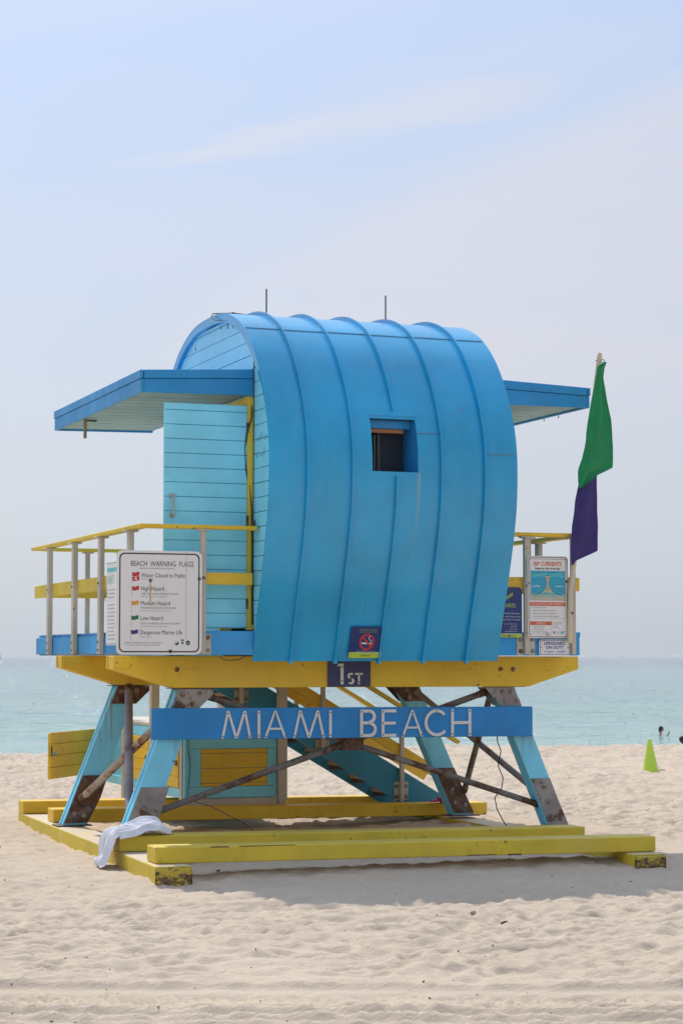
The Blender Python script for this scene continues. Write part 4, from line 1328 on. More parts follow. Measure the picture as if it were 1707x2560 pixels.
def glyph(ch, x0, x1, zlo, zhi, t=0.030, y=None, screws=True):
    w = x1 - x0; h = zhi - zlo
    tu, tw = t / w, t / h
    sc = []
    if ch == 'I': P_ = [[(0, 0), (1, 0), (1, 1), (0, 1)]]; sc = [(0.5, 0.08), (0.5, 0.92)]
    elif ch == 'A':
        P_ = [[(0, 0), (tu * 1.05, 0), (0.5 + tu * 0.42, 1), (0.5 - tu * 0.42, 1)], [(1 - tu * 1.05, 0), (1, 0), (0.5 + tu * 0.42, 1), (0.5 - tu * 0.42, 1)],
              [(0.21, 0.30), (0.79, 0.30), (0.79 - 0.03, 0.30 + tw * 0.85), (0.21 + 0.03, 0.30 + tw * 0.85)]]; sc = [(0.06, 0.06), (0.94, 0.06), (0.5, 0.9)]
    elif ch == 'M':
        P_ = [[(0, 0), (tu, 0), (0.22 + tu * 0.5, 1), (0.22 - tu * 0.5, 1)], [(1 - tu, 0), (1, 0), (0.78 + tu * 0.5, 1), (0.78 - tu * 0.5, 1)],
              [(0.22 - tu * 0.5, 1), (0.22 + tu * 0.5, 1), (0.5 + tu * 0.55, 0), (0.5 - tu * 0.55, 0)], [(0.78 - tu * 0.5, 1), (0.78 + tu * 0.5, 1), (0.5 + tu * 0.55, 0), (0.5 - tu * 0.55, 0)]]
        sc = [(0.05, 0.07), (0.95, 0.07), (0.22, 0.9), (0.78, 0.9), (0.5, 0.07)]
    elif ch == 'E':
        P_ = [[(0, 0), (tu, 0), (tu, 1), (0, 1)], [(tu, 0), (1, 0), (1, tw), (tu, tw)], [(tu, 1 - tw), (1, 1 - tw), (1, 1), (tu, 1)], [(tu, 0.5 - tw / 2), (0.96, 0.5 - tw / 2), (0.96, 0.5 + tw / 2), (tu, 0.5 + tw / 2)]]
        sc = [(tu / 2, 0.08), (tu / 2, 0.92), (tu / 2, 0.5)]
    elif ch == 'H':
        P_ = [[(0, 0), (tu, 0), (tu, 1), (0, 1)], [(1 - tu, 0), (1, 0), (1, 1), (1 - tu, 1)], [(tu, 0.5 - tw / 2), (1 - tu, 0.5 - tw / 2), (1 - tu, 0.5 + tw / 2), (tu, 0.5 + tw / 2)]]
        sc = [(tu / 2, 0.08), (tu / 2, 0.92), (1 - tu / 2, 0.08), (1 - tu / 2, 0.92)]
    elif ch == 'T':
        P_ = [[(0.5 - tu / 2, 0), (0.5 + tu / 2, 0), (0.5 + tu / 2, 1 - tw), (0.5 - tu / 2, 1 - tw)], [(0, 1 - tw), (1, 1 - tw), (1, 1), (0, 1)]]
        sc = [(0.5, 0.2), (0.5, 0.85)]
    elif ch == '1':
        P_ = [[(1 - tu, 0), (1, 0), (1, 1), (1 - tu, 1)], [(0, 0.86), (1 - tu, 0.90), (1 - tu, 1), (0.30, 1)]]; sc = [(1 - tu / 2, 0.17), (1 - tu / 2, 0.83)]
    elif ch in 'BCS':
        P_ = []
        def arc(cx, cz, rx, rz, a0, a1, n=10):
            for k in range(n):
                a, b = R(a0 + (a1 - a0) * k / n), R(a0 + (a1 - a0) * (k + 1) / n)
                pts = []
                for an, rr in ((a, 1), (b, 1), (b, 0), (a, 0)):
                    ex, ez = (rx, rz) if rr else (rx - t, rz - t)
                    pts.append(((cx + ex * math.cos(an)) / w, (cz + ez * math.sin(an)) / h))
                P_.append(pts)
        if ch == 'C':
            arc(w * 0.54, h / 2, w * 0.54, h / 2, 42, 318, 22); sc = [(0.1, 0.5), (0.55, 0.06), (0.55, 0.94)]
        elif ch == 'B':
            P_.append([(0, 0), (tu, 0), (tu, 1), (0, 1)])
            r1, r2 = h * 0.255, h * 0.275
            xm = w - r2
            for z0, z1 in ((0, t), (1 * h - t, h), (0.5 * h - t / 2 + 0.004, 0.5 * h + t / 2 + 0.004)):
                xe = (w - r2) if z0 == 0 else (w * 0.93 - r1)
                P_.append([(tu, z0 / h), (xe / w, z0 / h), (xe / w, z1 / h), (tu, z1 / h)])
            arc(w - r2, r2, r2, r2, -90, 90, 10); arc(w * 0.93 - r1, h - r1, r1, r1, -90, 90, 10)
            sc = [(tu / 2, 0.07), (tu / 2, 0.93), (0.9, 0.27), (0.8, 0.72)]
        else:
            rr = h * 0.27
            arc(w / 2, h - rr, w * 0.5, rr, 35, 250, 10); arc(w / 2, rr, w * 0.5, rr, -145 , 70, 10)
            sc = [(0.5, 0.1)]
    return P_, sc


Z0, Z1 = 1.108, 1.372
for ch, x0, x1 in (('M', -1.372, -1.070), ('I', -1.006, -0.980), ('A', -0.940, -0.711), ('M', -0.642, -0.316), ('I', -0.268, -0.243),
                   ('B', 0.057, 0.230), ('E', 0.284, 0.440), ('A', 0.498, 0.729), ('C', 0.743, 0.986), ('H', 1.034, 1.253)):
    zo = zoff((x0 + x1) / 2) * 0.9 + 0.004
    heavy = ch in 'BECH'
    P_, sc = glyph(ch, x0, x1, Z0 + zo, Z1 + zo, 0.029 if heavy else 0.0225)
    letter(P_, x0, x1, Z0 + zo, Z1 + zo + (0.006 if heavy else 0), sc)

ST = thing('number_plate', (-0.05, 0.355, 1.60), 'small navy plate with 1ST in white at the middle of the yellow beam', 'street plate')
slab('plate', -0.275, 0.176, 0.352, 0.366, 1.597, 1.900, M['navy'], ST)
NBs, LY0s, LY1s = NB, LY0, LY1
NB, LY0, LY1 = ST, 0.342, 0.3505
P_, sc = glyph('1', -0.185, -0.115, 1.622, 1.826, 0.030); letter(P_, -0.185, -0.115, 1.622, 1.826, sc)
P_, sc = glyph('S', -0.073, -0.005, 1.622, 1.735, 0.019); letter(P_, -0.073, -0.005, 1.622, 1.735, sc)
P_, sc = glyph('T', 0.010, 0.087, 1.622, 1.733, 0.018); letter(P_, 0.010, 0.087, 1.622, 1.733, sc)
NB, LY0, LY1 = NBs, LY0s, LY1s


# ------------------------------------------------------------------ signs
def panel(name, x0, x1, z0, z1, r, y0, th, mat, parent):
    pts = rrect(x0, x1, z0, z1, r)
    return mesh(name, *prism_y(pts, y0, y0 + th), mat, parent)


W1 = thing('warning_sign', (-2.12, -0.10, 1.90), 'large white board listing beach warning flags on the left front railing', 'warning sign')
pn = panel('panel', -2.530, -1.707, 1.912, 2.880, 0.055, -0.105, 0.006, M['plate_white'], W1)
Yp = -0.1062
ring('border', rrect(-2.506, -1.731, 1.934, 2.858, 0.05), rrect(-2.494, -1.743, 1.946, 2.846, 0.042), Yp, M['black'], W1)
# sign-space helper: picture x 150..1370, y 130..1620 of the sign face
SX = lambda u: -2.530 + (u - 160) / (1360 - 160) * 0.823
SZ = lambda w: 2.880 - (w - 132) / (1605 - 132) * 0.968
sh = 0.0006
TT = lambda b, u, w, h, m='black', sx=0.78, al='LEFT', yo=0: text(b, SX(u), SZ(w), h, M[m], W1, Yp - yo, sx, al)
TT('BEACH  WARNING  FLAGS', 350, 352, 0.050, sx=0.735)
TT('BANDERAS DE ADVERTENCIA EN LA PLAYA', 472, 392, 0.0125, 'grey_print', 1.0)
rows = ((440, 'Water Closed to Public', 510, 'Agua Cerrada al Publico', 540, None, 0, 'red'),
        (640, 'High Hazard', 697, 'Peligro Alto, Resaca Alta y/o Corrientes Fuertes', 790, 'High Surf and/or Strong Currents', 755, 'red'),
        (846, 'Medium Hazard', 905, 'Peligro Medio, Resaca Moderada y/o Corrientes Fuertes', 990, 'Moderate Surf and/or Currents', 955, 'orange'),
        (1055, 'Low Hazard', 1115, 'Peligro Bajo, Condiciones Calmas, Tenga Cuidado', 1208, 'Calm Conditions, Exercise Caution', 1175, 'green'),
        (1256, 'Dangerous Marine Life', 1317, 'Vida Marina Peligrosa', 1360, None, 0, 'purple'))
for (fy, t1, w1, t3, w3, t2, w2, c) in rows:
    uu = 500 - (fy - 440) * 0.016
    TT(t1, uu, w1, 0.040, sx=0.80)
    TT(t3, uu, w3, 0.0095, 'grey_print', 0.98)
    if t2: TT(t2, uu, w2, 0.021, 'grey_print', 0.92)
    x0, x1 = SX(uu - 122), SX(uu - 25)
    n = 8
    def flagpoly(wa, wb):
        top = [(x0 + (x1 - x0) * k / n, SZ(wa + 7 * math.sin(k / n * 6.28 - 0.6)) ) for k in range(n + 1)]
        bot = [(x0 + (x1 - x0) * k / n, SZ(wb + 7 * math.sin(k / n * 6.28 - 0.6)) ) for k in range(n, -1, -1)]
        return top + bot
    patch('flag_symbol', flagpoly(fy, fy + 56), Yp, M[c], W1)
    if fy == 440:
        patch('flag_symbol', flagpoly(fy + 63, fy + 120), Yp, M[c], W1)
        disc('swim_mark', (x0 + x1) / 2, SZ(fy + 92), 0.011, Yp - sh, M['white_print'], W1)
    line('staff', [(x0 - 0.003, SZ(fy)), (x0 - 0.003, SZ(fy + 155))], 0.0022, Yp, M['grey_print'], W1)
TT('Absence of Flags Does Not Assure Safe Waters', 275, 1445, 0.0145, 'grey_print', 0.93)
TT('La Ausencia de Banderas No Asegura Aguas Seguras', 308, 1475, 0.0115, 'grey_print', 0.93)
disc('seal_mark', SX(1003), SZ(1438), 0.021, Yp, M['black'], W1); disc('seal_mark', SX(1000), SZ(1430), 0.0175, Yp - sh, M['white_print'], W1)
patch('seal_mark', [(SX(985), SZ(1450)), (SX(1030), SZ(1425)), (SX(1028), SZ(1458)), (SX(1000), SZ(1466))], Yp - 2 * sh, M['black'], W1)
patch('crest_mark', [(SX(1070), SZ(1388)), (SX(1103), SZ(1388)), (SX(1103), SZ(1418)), (SX(1086), SZ(1408)), (SX(1070), SZ(1418))], Yp, M['black'], W1)
patch('crest_mark', [(SX(1068), SZ(1432)), (SX(1086), SZ(1424)), (SX(1104), SZ(1432)), (SX(1096), SZ(1450)), (SX(1086), SZ(1456)), (SX(1076), SZ(1450))], Yp, M['black'], W1)
disc('round_mark', SX(1163), SZ(1438), 0.022, Yp, M['black'], W1)
patch('round_mark', [(SX(1140), SZ(1420)), (SX(1163), SZ(1446)), (SX(1188), SZ(1420)), (SX(1180), SZ(1436)), (SX(1163), SZ(1458)), (SX(1146), SZ(1436))], Yp - sh, M['white_print'], W1)
for (u, w, rr) in ((630, 556, 0.010), (1320, 522, 0.011), (915, 1558, 0.012)):
    bolt((SX(u), Yp, SZ(w)), W1, rr, 0.008, 'y', M['rust'])
STN = flat('rust_stain_yellow', (0.62, 0.40, 0.16), 0.6)
patch('rust_stain', [(SX(621), SZ(575)), (SX(637), SZ(575)), (SX(641), SZ(760)), (SX(634), SZ(1000)), (SX(612), SZ(1000)), (SX(616), SZ(760))][:4] + [(SX(622), SZ(800))], Yp - 3 * sh, STN, W1)
line('rust_stain', [(SX(1137), SZ(150)), (SX(1134), SZ(600)), (SX(1136), SZ(1200)), (SX(1134), SZ(1380))], 0.0035, Yp - 3 * sh, STN, W1)

# white notice on the side railing, partly behind the board
N1 = thing('notice_sign', (-2.30, 0.95, 2.0), 'pale notice with aqua heading on the left side railing, half hidden behind the warning board', 'notice sign')
xs_ = -2.312
v, f = prism_x([(0.70, 2.005), (1.135, 2.005), (1.135, 2.45), (1.10, 2.45), (1.135, 2.80), (1.135, 2.815), (0.70, 2.815)][::-1], xs_, xs_ + 0.006)
mesh('panel', v, f, M['plate_white'], N1)
YZ = lambda px, pz: (xs_ - 0.001, 1.135 - px, pz)
text('HEAT', 0.05, 2.60, 0.09, M['teal_print'], N1, 0, 0.8, xform=YZ)
mesh_raw('heading_band', [YZ(0.04, 2.72), YZ(0.40, 2.72), YZ(0.40, 2.76), YZ(0.04, 2.76)], [[0, 1, 2, 3]], M['teal_print'], N1)
for i in range(14):
    zz_ = 2.54 - i * 0.037
    if 2.40 < zz_ < 2.46: continue
    mesh_raw('text_line', [YZ(0.06, zz_), YZ(0.36 - 0.02 * (i % 3), zz_), YZ(0.36 - 0.02 * (i % 3), zz_ + 0.012), YZ(0.06, zz_ + 0.012)], [[0, 1, 2, 3]], M['pale_print'], N1)
mesh_raw('frame_edge', [YZ(0.0, 2.800), YZ(0.42, 2.800), YZ(0.42, 2.812), YZ(0.0, 2.812)], [[0, 1, 2, 3]], M['pale_print'], N1)
mesh_raw('frame_edge', [YZ(0.0, 2.012), YZ(0.42, 2.012), YZ(0.42, 2.024), YZ(0.0, 2.024)], [[0, 1, 2, 3]], M['pale_print'], N1)
tube('wire_tie', [(-2.318, 1.12, 2.50), (-2.335, 1.13, 2.48), (-2.33, 1.15, 2.46), (-2.318, 1.12, 2.44)], 0.003, M['dark_metal'], N1, n=6)

# rip current sign
W2 = thing('rip_current_sign', (1.92, -0.07, 2.08), 'white rip currents poster sign with aqua picture beside the flag pole', 'safety sign')
panel('panel', 1.694, 2.148, 2.079, 2.902, 0.04, -0.070, 0.006, M['plate_white'], W2)
Y2 = -0.0712
ring('border', rrect(1.704, 2.138, 2.089, 2.892, 0.036), rrect(1.710, 2.132, 2.095, 2.886, 0.031), Y2, M['black'], W2)
UX = lambda u: 1.694 + (u - 605) / (1240 - 605) * 0.454
UZ = lambda w: 2.902 - (w - 505) / (1790 - 505) * 0.823
RUSTP = flat('red_brown_line', (0.28, 0.06, 0.03), 0.6)
def rect_ring(a, b, c, d, t, m, par=W2, y=Y2): ring('rule', [(UX(a), UZ(d)), (UX(b), UZ(d)), (UX(b), UZ(c)), (UX(a), UZ(c))], [(UX(a) + t, UZ(d) + t), (UX(b) - t, UZ(d) + t), (UX(b) - t, UZ(c) - t), (UX(a) + t, UZ(c) - t)], y, m, par)
def rect(a, b, c, d, m, y=Y2, name='print_block'): patch(name, [(UX(a), UZ(d)), (UX(b), UZ(d)), (UX(b), UZ(c)), (UX(a), UZ(c))], y, m, W2)
rect_ring(640, 1200, 550, 1200, 0.004, RUSTP)
text('RIP CURRENTS', UX(918), UZ(658), 0.042, M['orange_red'], W2, Y2, 0.80, 'CENTER', bold=0.03)
text('Break the Grip of the Rip!', UX(918), UZ(716), 0.021, M['black'], W2, Y2, 0.90, 'CENTER', bold=0.03)
rect(655, 1190, 738, 1190, M['sand_print'], name='picture_shore')
rect(655, 1190, 738, 1140, M['aqua_print'], Y2 - 0.0003, 'picture_sea')
for k, (w, c) in enumerate(((790, 'teal_print'), (820, 'teal_print'), (1100, 'teal_print'), (1125, 'sand_print'))):
    line('picture_wave', [(UX(660 + 52 * q), UZ(w + 8 * math.sin(q * 1.3 + k) )) for q in range(11)], 0.012, Y2 - 0.0006, M[c], W2)
patch('picture_current', [(UX(u), UZ(w)) for u, w in ((870, 820), (965, 820), (935, 900), (940, 960), (975, 1040), (1040, 1080), (800, 1080), (865, 1040), (895, 960), (900, 900))], Y2 - 0.0009, M['sand_print'], W2)
for s in (-1, 1):
    line('picture_arrow', [(UX(918 + s * q[0]), UZ(q[1])) for q in ((40, 830), (28, 880), (14, 930), (16, 960), (50, 1035))], 0.0035, Y2 - 0.0012, M['black'], W2)
    line('picture_arrow', [(UX(918 + s * q[0]), UZ(q[1])) for q in ((65, 1052), (110, 1080), (160, 1098), (212, 1110))], 0.0055, Y2 - 0.0012, M['black'], W2)
    line('picture_foam', [(UX(918 + s * q[0]), UZ(q[1])) for q in ((115, 985), (160, 975), (200, 980), (245, 988))], 0.007, Y2 - 0.0012, M['white_print'], W2)
line('picture_arrow', [(UX(918), UZ(835)), (UX(918), UZ(870))], 0.006, Y2 - 0.0012, M['black'], W2)
line('picture_arrow', [(UX(918), UZ(1000)), (UX(918), UZ(1040))], 0.006, Y2 - 0.0012, M['black'], W2)
line('picture_swimmer', [(UX(895), UZ(818)), (UX(918), UZ(808)), (UX(942), UZ(802))], 0.005, Y2 - 0.0012, M['black'], W2)
rect(640, 1198, 1228, 1286, M['orange_red'])
text('IF CAUGHT IN A RIP CURRENT', UX(918), UZ(1274), 0.0215, M['white_print'], W2, Y2 - 0.0005, 0.86, 'CENTER')
rect_ring(642, 1196, 1286, 1484, 0.0016, M['grey_print'])
for w, tx in ((1322, "Don't fight the current"), (1366, 'Swim out of the current, then to shore'), (1411, "If you can't escape, float or tread water"), (1456, 'If you need help, call or wave for assistance')):
    disc('bullet', UX(668), UZ(w - 8), 0.003, Y2, M['black'], W2, 8)
    text(tx, UX(688), UZ(w), 0.0125, M['black'], W2, Y2, 0.95)
rect(640, 978, 1530, 1584, M['orange_red'])
text('SAFETY', UX(808), UZ(1573), 0.021, M['white_print'], W2, Y2 - 0.0005, 1.1, 'CENTER')
rect_ring(642, 976, 1584, 1726, 0.0016, M['grey_print'])
for w, tx in ((1620, 'Know how to swim'), (1660, 'Never swim alone'), (1700, "If in doubt, don't go out")):
    disc('bullet', UX(675), UZ(w - 8), 0.003, Y2, M['black'], W2, 8)
    text(tx, UX(697), UZ(w), 0.0115, M['black'], W2, Y2, 0.95)
for w, tx in ((1548, 'More information about rip'), (1566, 'currents can be found at'), (1584, 'these web sites'), (1612, 'www.usla.org'), (1630, 'www.weather.gov')):
    text(tx, UX(992), UZ(w), 0.0075, M['grey_print'], W2, Y2, 0.98)
disc('round_mark', UX(1016), UZ(1700), 0.013, Y2, M['aqua_print'], W2)
for s in (-1, 1): line('cross_mark', [(UX(1072 - s * 22), UZ(1680)), (UX(1072 + s * 22), UZ(1722))], 0.003, Y2, M['orange_red'], W2)
patch('wave_mark', [(UX(1105), UZ(1720)), (UX(1120), UZ(1685)), (UX(1150), UZ(1676)), (UX(1172), UZ(1690)), (UX(1165), UZ(1720))], Y2, M['teal_print'], W2)
disc('wave_mark', UX(1190), UZ(1690), 0.006, Y2, M['teal_print'], W2)
for (u, w, rr, m) in ((915, 1735, 0.016, 'bracket'), (1212, 900, 0.010, 'rust'), (628, 935, 0.006, 'rust'), (915, 556, 0.006, 'letter')):
    bolt((UX(u), Y2, UZ(w)), W2, rr, 0.008, 'y', M[m])

W3 = thing('duty_sign', (2.01, -0.01, 1.905), 'small white plate with blue lifeguard duty hours on the right deck edge', 'hours sign')
panel('panel', 1.842, 2.190, 1.903, 2.066, 0.035, -0.020, 0.005, M['plate_white'], W3)
Y3 = -0.0212
ring('border', rrect(1.852, 2.180, 1.913, 2.056, 0.028), rrect(1.857, 2.175, 1.918, 2.051, 0.024), Y3, M['blue_print'], W3)
text('LIFEGUARD', 2.016, 2.012, 0.030, M['blue_print'], W3, Y3, 1.12, 'CENTER', bold=0.03)
text('ON DUTY', 2.016, 1.972, 0.030, M['blue_print'], W3, Y3, 1.05, 'CENTER', bold=0.03)
text('9:30AM - 6:30PM', 2.016, 1.932, 0.022, M['blue_print'], W3, Y3, 1.12, 'CENTER')
for x in (1.866, 2.166): bolt((x, Y3, 1.985), W3, 0.004, 0.003, 'y', M['rust'])

W4 = thing('cares_sign', (1.45, 0.0, 2.08), 'navy sign with yellow word CARES partly behind the blue hut wall', 'notice sign')
mesh('panel', *prism_y([(1.22, 2.085), (1.655, 2.085), (1.655, 2.56), (1.625, 2.585), (1.22, 2.585)], -0.022, -0.016), M['navy_print'], W4)
patch('lime_band', [(1.22, 2.085), (1.655, 2.085), (1.655, 2.118), (1.22, 2.118)], -0.0235, M['lime'], W4)
patch('white_rule', [(1.22, 2.119), (1.655, 2.119), (1.655, 2.124), (1.22, 2.124)], -0.0235, M['white_print'], W4)
text('WE CARES', 1.585, 2.385, 0.042, M['lime'], W4, -0.0235, 0.88, 'RIGHT')
text('MIAMIBEACH', 1.60, 2.093, 0.020, M['green'], W4, -0.0245, 1.0, 'RIGHT')
for z, tx in ((2.318, 'The City of Miami Beach offers various'), (2.286, 'services to those in need. Please contact'), (2.256, 'us to find out how we can help.')):
    text(tx, 1.635, z, 0.0155, M['white_print'], W4, -0.0235, 0.9, 'RIGHT')
for z, tx in ((2.215, 'Homeless Outreach Services'), (2.19, '305-604-4663'), (2.165, '555 17th Street'), (2.142, 'miamibeachfl.gov/homeless')):
    text(tx, 1.60, z, 0.010, M['white_print'], W4, -0.0235, 0.9, 'RIGHT')
for k in range(3):
    line('leaf_mark', [(1.44 + 0.02 * k, 2.44 + 0.012 * k), (1.50 + 0.02 * k, 2.50), (1.555, 2.53 - 0.012 * k)], 0.006, -0.0235, M['lime'], W4)
for z in (2.10, 2.555): bolt((1.51, -0.022, z), W4, 0.008, 0.006, 'y', M['rust'])

# no-smoking plate bent to the roof sheet
W5 = thing('no_smoking_sign', (-0.02, 0.0, 1.88), 'small navy no smoking plate low on the blue curved wall', 'no smoking sign')
def hullpt(px, pz, o=0.0):
    y = yfront(pz) - 0.02 - o
    return (px, y, pz)
NX0, NX1, NZ0, NZ1 = -0.205, 0.135, 1.880, 2.183
KK = 8
def curved(name, x0, x1, z0, z1, o, m, th=0.0):
    v = []; f = []
    for k in range(KK + 1):
        z = z0 + (z1 - z0) * k / KK
        v += [hullpt(x0, z, o), hullpt(x1, z, o)]
    f = [[2 * k, 2 * k + 1, 2 * k + 3, 2 * k + 2] for k in range(KK)]
    return mesh_raw(name, v, f, m, W5)
mesh('panel', *(lambda A, B: ([*A, *B], [[0, 1, 2, 3], [7, 6, 5, 4], [0, 4, 5, 1], [1, 5, 6, 2], [2, 6, 7, 3], [3, 7, 4, 0]]))(
    [hullpt(NX0, NZ0, 0.008), hullpt(NX1, NZ0, 0.008), hullpt(NX1, NZ1, 0.008), hullpt(NX0, NZ1, 0.008)],
    [hullpt(NX0, NZ0, 0.0), hullpt(NX1, NZ0, 0.0), hullpt(NX1, NZ1, 0.0), hullpt(NX0, NZ1, 0.0)]), M['navy_print'], W5)
HP = lambda px, pz: (px, hullpt(0, NZ0, 0.0095)[1] + (hullpt(0, NZ1, 0.0095)[1] - hullpt(0, NZ0, 0.0095)[1]) * (pz - NZ0) / (NZ1 - NZ0), pz)
HQ = lambda px, pz: (px, HP(px, pz)[1] - 0.0012, pz)
def hpatch(name, poly, m, fn=HP): mesh_raw(name, [fn(x, z) for x, z in poly], [list(range(len(poly)))], m, W5)
hpatch('lime_band', [(NX0, NZ0), (NX1, NZ0), (NX1, NZ0 + 0.052), (NX0, NZ0 + 0.052)], M['lime'])
hpatch('white_rule', [(NX0, NZ0 + 0.053), (NX1, NZ0 + 0.053), (NX1, NZ0 + 0.057), (NX0, NZ0 + 0.057)], M['white_print'])
cx_, cz_ = -0.030, 2.035
n = 28
ro, ri = 0.080, 0.060
v = [HP(cx_ + r_ * math.cos(2 * math.pi * k / n), cz_ + r_ * math.sin(2 * math.pi * k / n)) for r_ in (ro, ri) for k in range(n)]
mesh_raw('red_ring', v, [[k, (k + 1) % n, n + (k + 1) % n, n + k] for k in range(n)], M['red'], W5)
def hline(name, pts, w, m, fn=HP):
    v = []
    for i, (x, z) in enumerate(pts):
        a = pts[max(i - 1, 0)]; b = pts[min(i + 1, len(pts) - 1)]
        L = math.hypot(b[0] - a[0], b[1] - a[1]); nx, nz_ = -(b[1] - a[1]) / L * w / 2, (b[0] - a[0]) / L * w / 2
        v += [fn(x + nx, z + nz_), fn(x - nx, z - nz_)]
    mesh_raw(name, v, [[2 * i, 2 * i + 1, 2 * i + 3, 2 * i + 2] for i in range(len(pts) - 1)], m, W5)
hline('cigarette', [(cx_ - 0.055, cz_ - 0.012), (cx_ + 0.05, cz_ - 0.014)], 0.016, M['white_print'])
hline('smoke', [(cx_ + 0.045, cz_ - 0.005), (cx_ + 0.05, cz_ + 0.01), (cx_ + 0.028, cz_ + 0.02), (cx_ + 0.016, cz_ + 0.034), (cx_ + 0.02, cz_ + 0.052), (cx_ + 0.036, cz_ + 0.055)], 0.006, M['white_print'])
hline('red_bar', [(cx_ - 0.048, cz_ + 0.048), (cx_ + 0.048, cz_ - 0.048)], 0.018, M['red'], HQ)
for z, tx in ((2.155, 'The City of Miami Beach has banned smoking,'), (2.141, 'vaping and other tobacco products in all public'), (2.127, 'beaches and parks as per Ordinance 2022-4510')):
    text(tx, -0.028, z, 0.0075, M['lime'], W5, 0, 0.95, 'CENTER', xform=HP)
text('Fines range from $100-$500 or up to 60 days in jail', -0.036, 1.945, 0.007, M['white_print'], W5, 0, 0.92, 'CENTER', xform=HP)
text('MIAMIBEACH', -0.036, 1.897, 0.014, M['green'], W5, 0, 1.0, 'CENTER', xform=HQ)

# ------------------------------------------------------------------ flag pole and flags
FP = thing('flag_pole', (2.15, -0.10, 2.02), 'leaning pale wooden pole at the right railing carrying two flags', 'flag pole')
tube('pole', [(2.148, -0.095, 2.03), (2.158, -0.095, 2.55), (2.34, -0.095, 3.78), (2.512, -0.095, 4.95), (2.517, -0.095, 4.985)], 0.024, M['pole'], FP, n=14, radii=[0.026, 0.026, 0.027, 0.027, 0.020])
tube('eye_screw', [(2.54 + 0.018 * math.cos(a / 10 * 5.6) + 0.012, -0.095, 4.905 + 0.018 * math.sin(a / 10 * 5.6)) for a in range(11)] + [(2.553, -0.095, 4.84)], 0.0035, M['dark_metal'], FP, n=6)
tube('eye_screw', [(2.49, -0.095, 4.905), (2.465, -0.095, 4.908)], 0.004, M['dark_metal'], FP, n=6)
bolt((2.165, -0.12, 2.33), FP, 0.008, 0.02)


def flag(name, rows, ybase, amp, folds, mat, label, group, seed):
    rows = sorted(rows, key=lambda r: -r[0])
    zs = np.array([r[0] for r in rows]); ls = np.array([r[1] for r in rows]); rs_ = np.array([r[2] for r in rows])
    NV, NU = 90, 36
    v, f = [], []
    for i in range(NV + 1):
        z = zs[0] + (zs[-1] - zs[0]) * i / NV
        l = np.interp(-z, -zs, ls); r_ = np.interp(-z, -zs, rs_)
        for j in range(NU + 1):
            u = j / NU
            fl = i / NV
            a = amp * min(1, (r_ - l) / 0.12)
            ph = folds * math.pi * (u + 0.22 * fl)
            y = ybase + a * math.sin(ph + seed) * (0.4 + 0.6 * math.sin(math.pi * min(1, fl * 1.3))) + 0.012 * noise.noise(Vector((u * 2, fl * 5, seed)))
            if seed == 1: y -= 0.10 * max(0, 0.42 - abs(u - 0.02) * (1.2 + 1.3 * fl)) * (1 if fl < 0.62 else max(0, 1 - (fl - 0.62) * 8))
            v.append((l + (r_ - l) * u, y, z))
    for i in range(NV):
        for j in range(NU):
            a = i * (NU + 1) + j
            f.append([a, a + 1, a + NU + 2, a + NU + 1])
    o = mesh_raw(name, v, f, mat, None, smooth=True)
    tag(o, label, 'flag', group)
    md = o.modifiers.new('solid', 'SOLIDIFY'); md.thickness = 0.002
    hv_, hf_ = [], []
    for i in range(6, NV - 8):
        a = i * (NU + 1)
        for j in (NU - 2, NU): x_, y_, z_ = v[a + j]; hv_.append((x_, y_ - 0.0035, z_))
    for i in range(len(hv_) // 2 - 1): hf_.append([2 * i, 2 * i + 1, 2 * i + 3, 2 * i + 2])
    mesh_raw('hem', hv_, hf_, mat, o, smooth=True)
    return o


G = [(4.884, 2.529, 2.549), (4.83, 2.45, 2.529), (4.769, 2.444, 2.517), (4.722, 2.432, 2.513), (4.616, 2.417, 2.535), (4.463, 2.382, 2.565), (4.311, 2.356, 2.593), (4.138, 2.325, 2.604), (4.007, 2.311, 2.611), (3.896, 2.29, 2.608), (3.807, 2.253, 2.601), (3.764, 2.239, 2.513), (3.729, 2.238, 2.434), (3.654, 2.24, 2.338), (3.589, 2.244, 2.251)]
Pp = [(3.86, 2.299, 2.456), (3.728, 2.266, 2.457), (3.658, 2.252, 2.459), (3.456, 2.206, 2.461), (3.205, 2.168, 2.462), (2.961, 2.148, 2.452), (2.906, 2.149, 2.324), (2.856, 2.152, 2.203), (2.816, 2.161, 2.178)]
flag('green_flag', [(z, l - 0.022, q + 0.004) for z, l, q in G], -0.175, 0.030, 2.3, M['flag_green'], 'green flag hanging limp at the top of the wooden pole', 'flags on the wooden pole', 1)
flag('purple_flag', [(z, l, q) for z, l, q in Pp if z < 3.8] , -0.128, 0.014, 1.7, M['flag_purple'], 'dark purple flag hanging limp below the green one', 'flags on the wooden pole', 2.4)

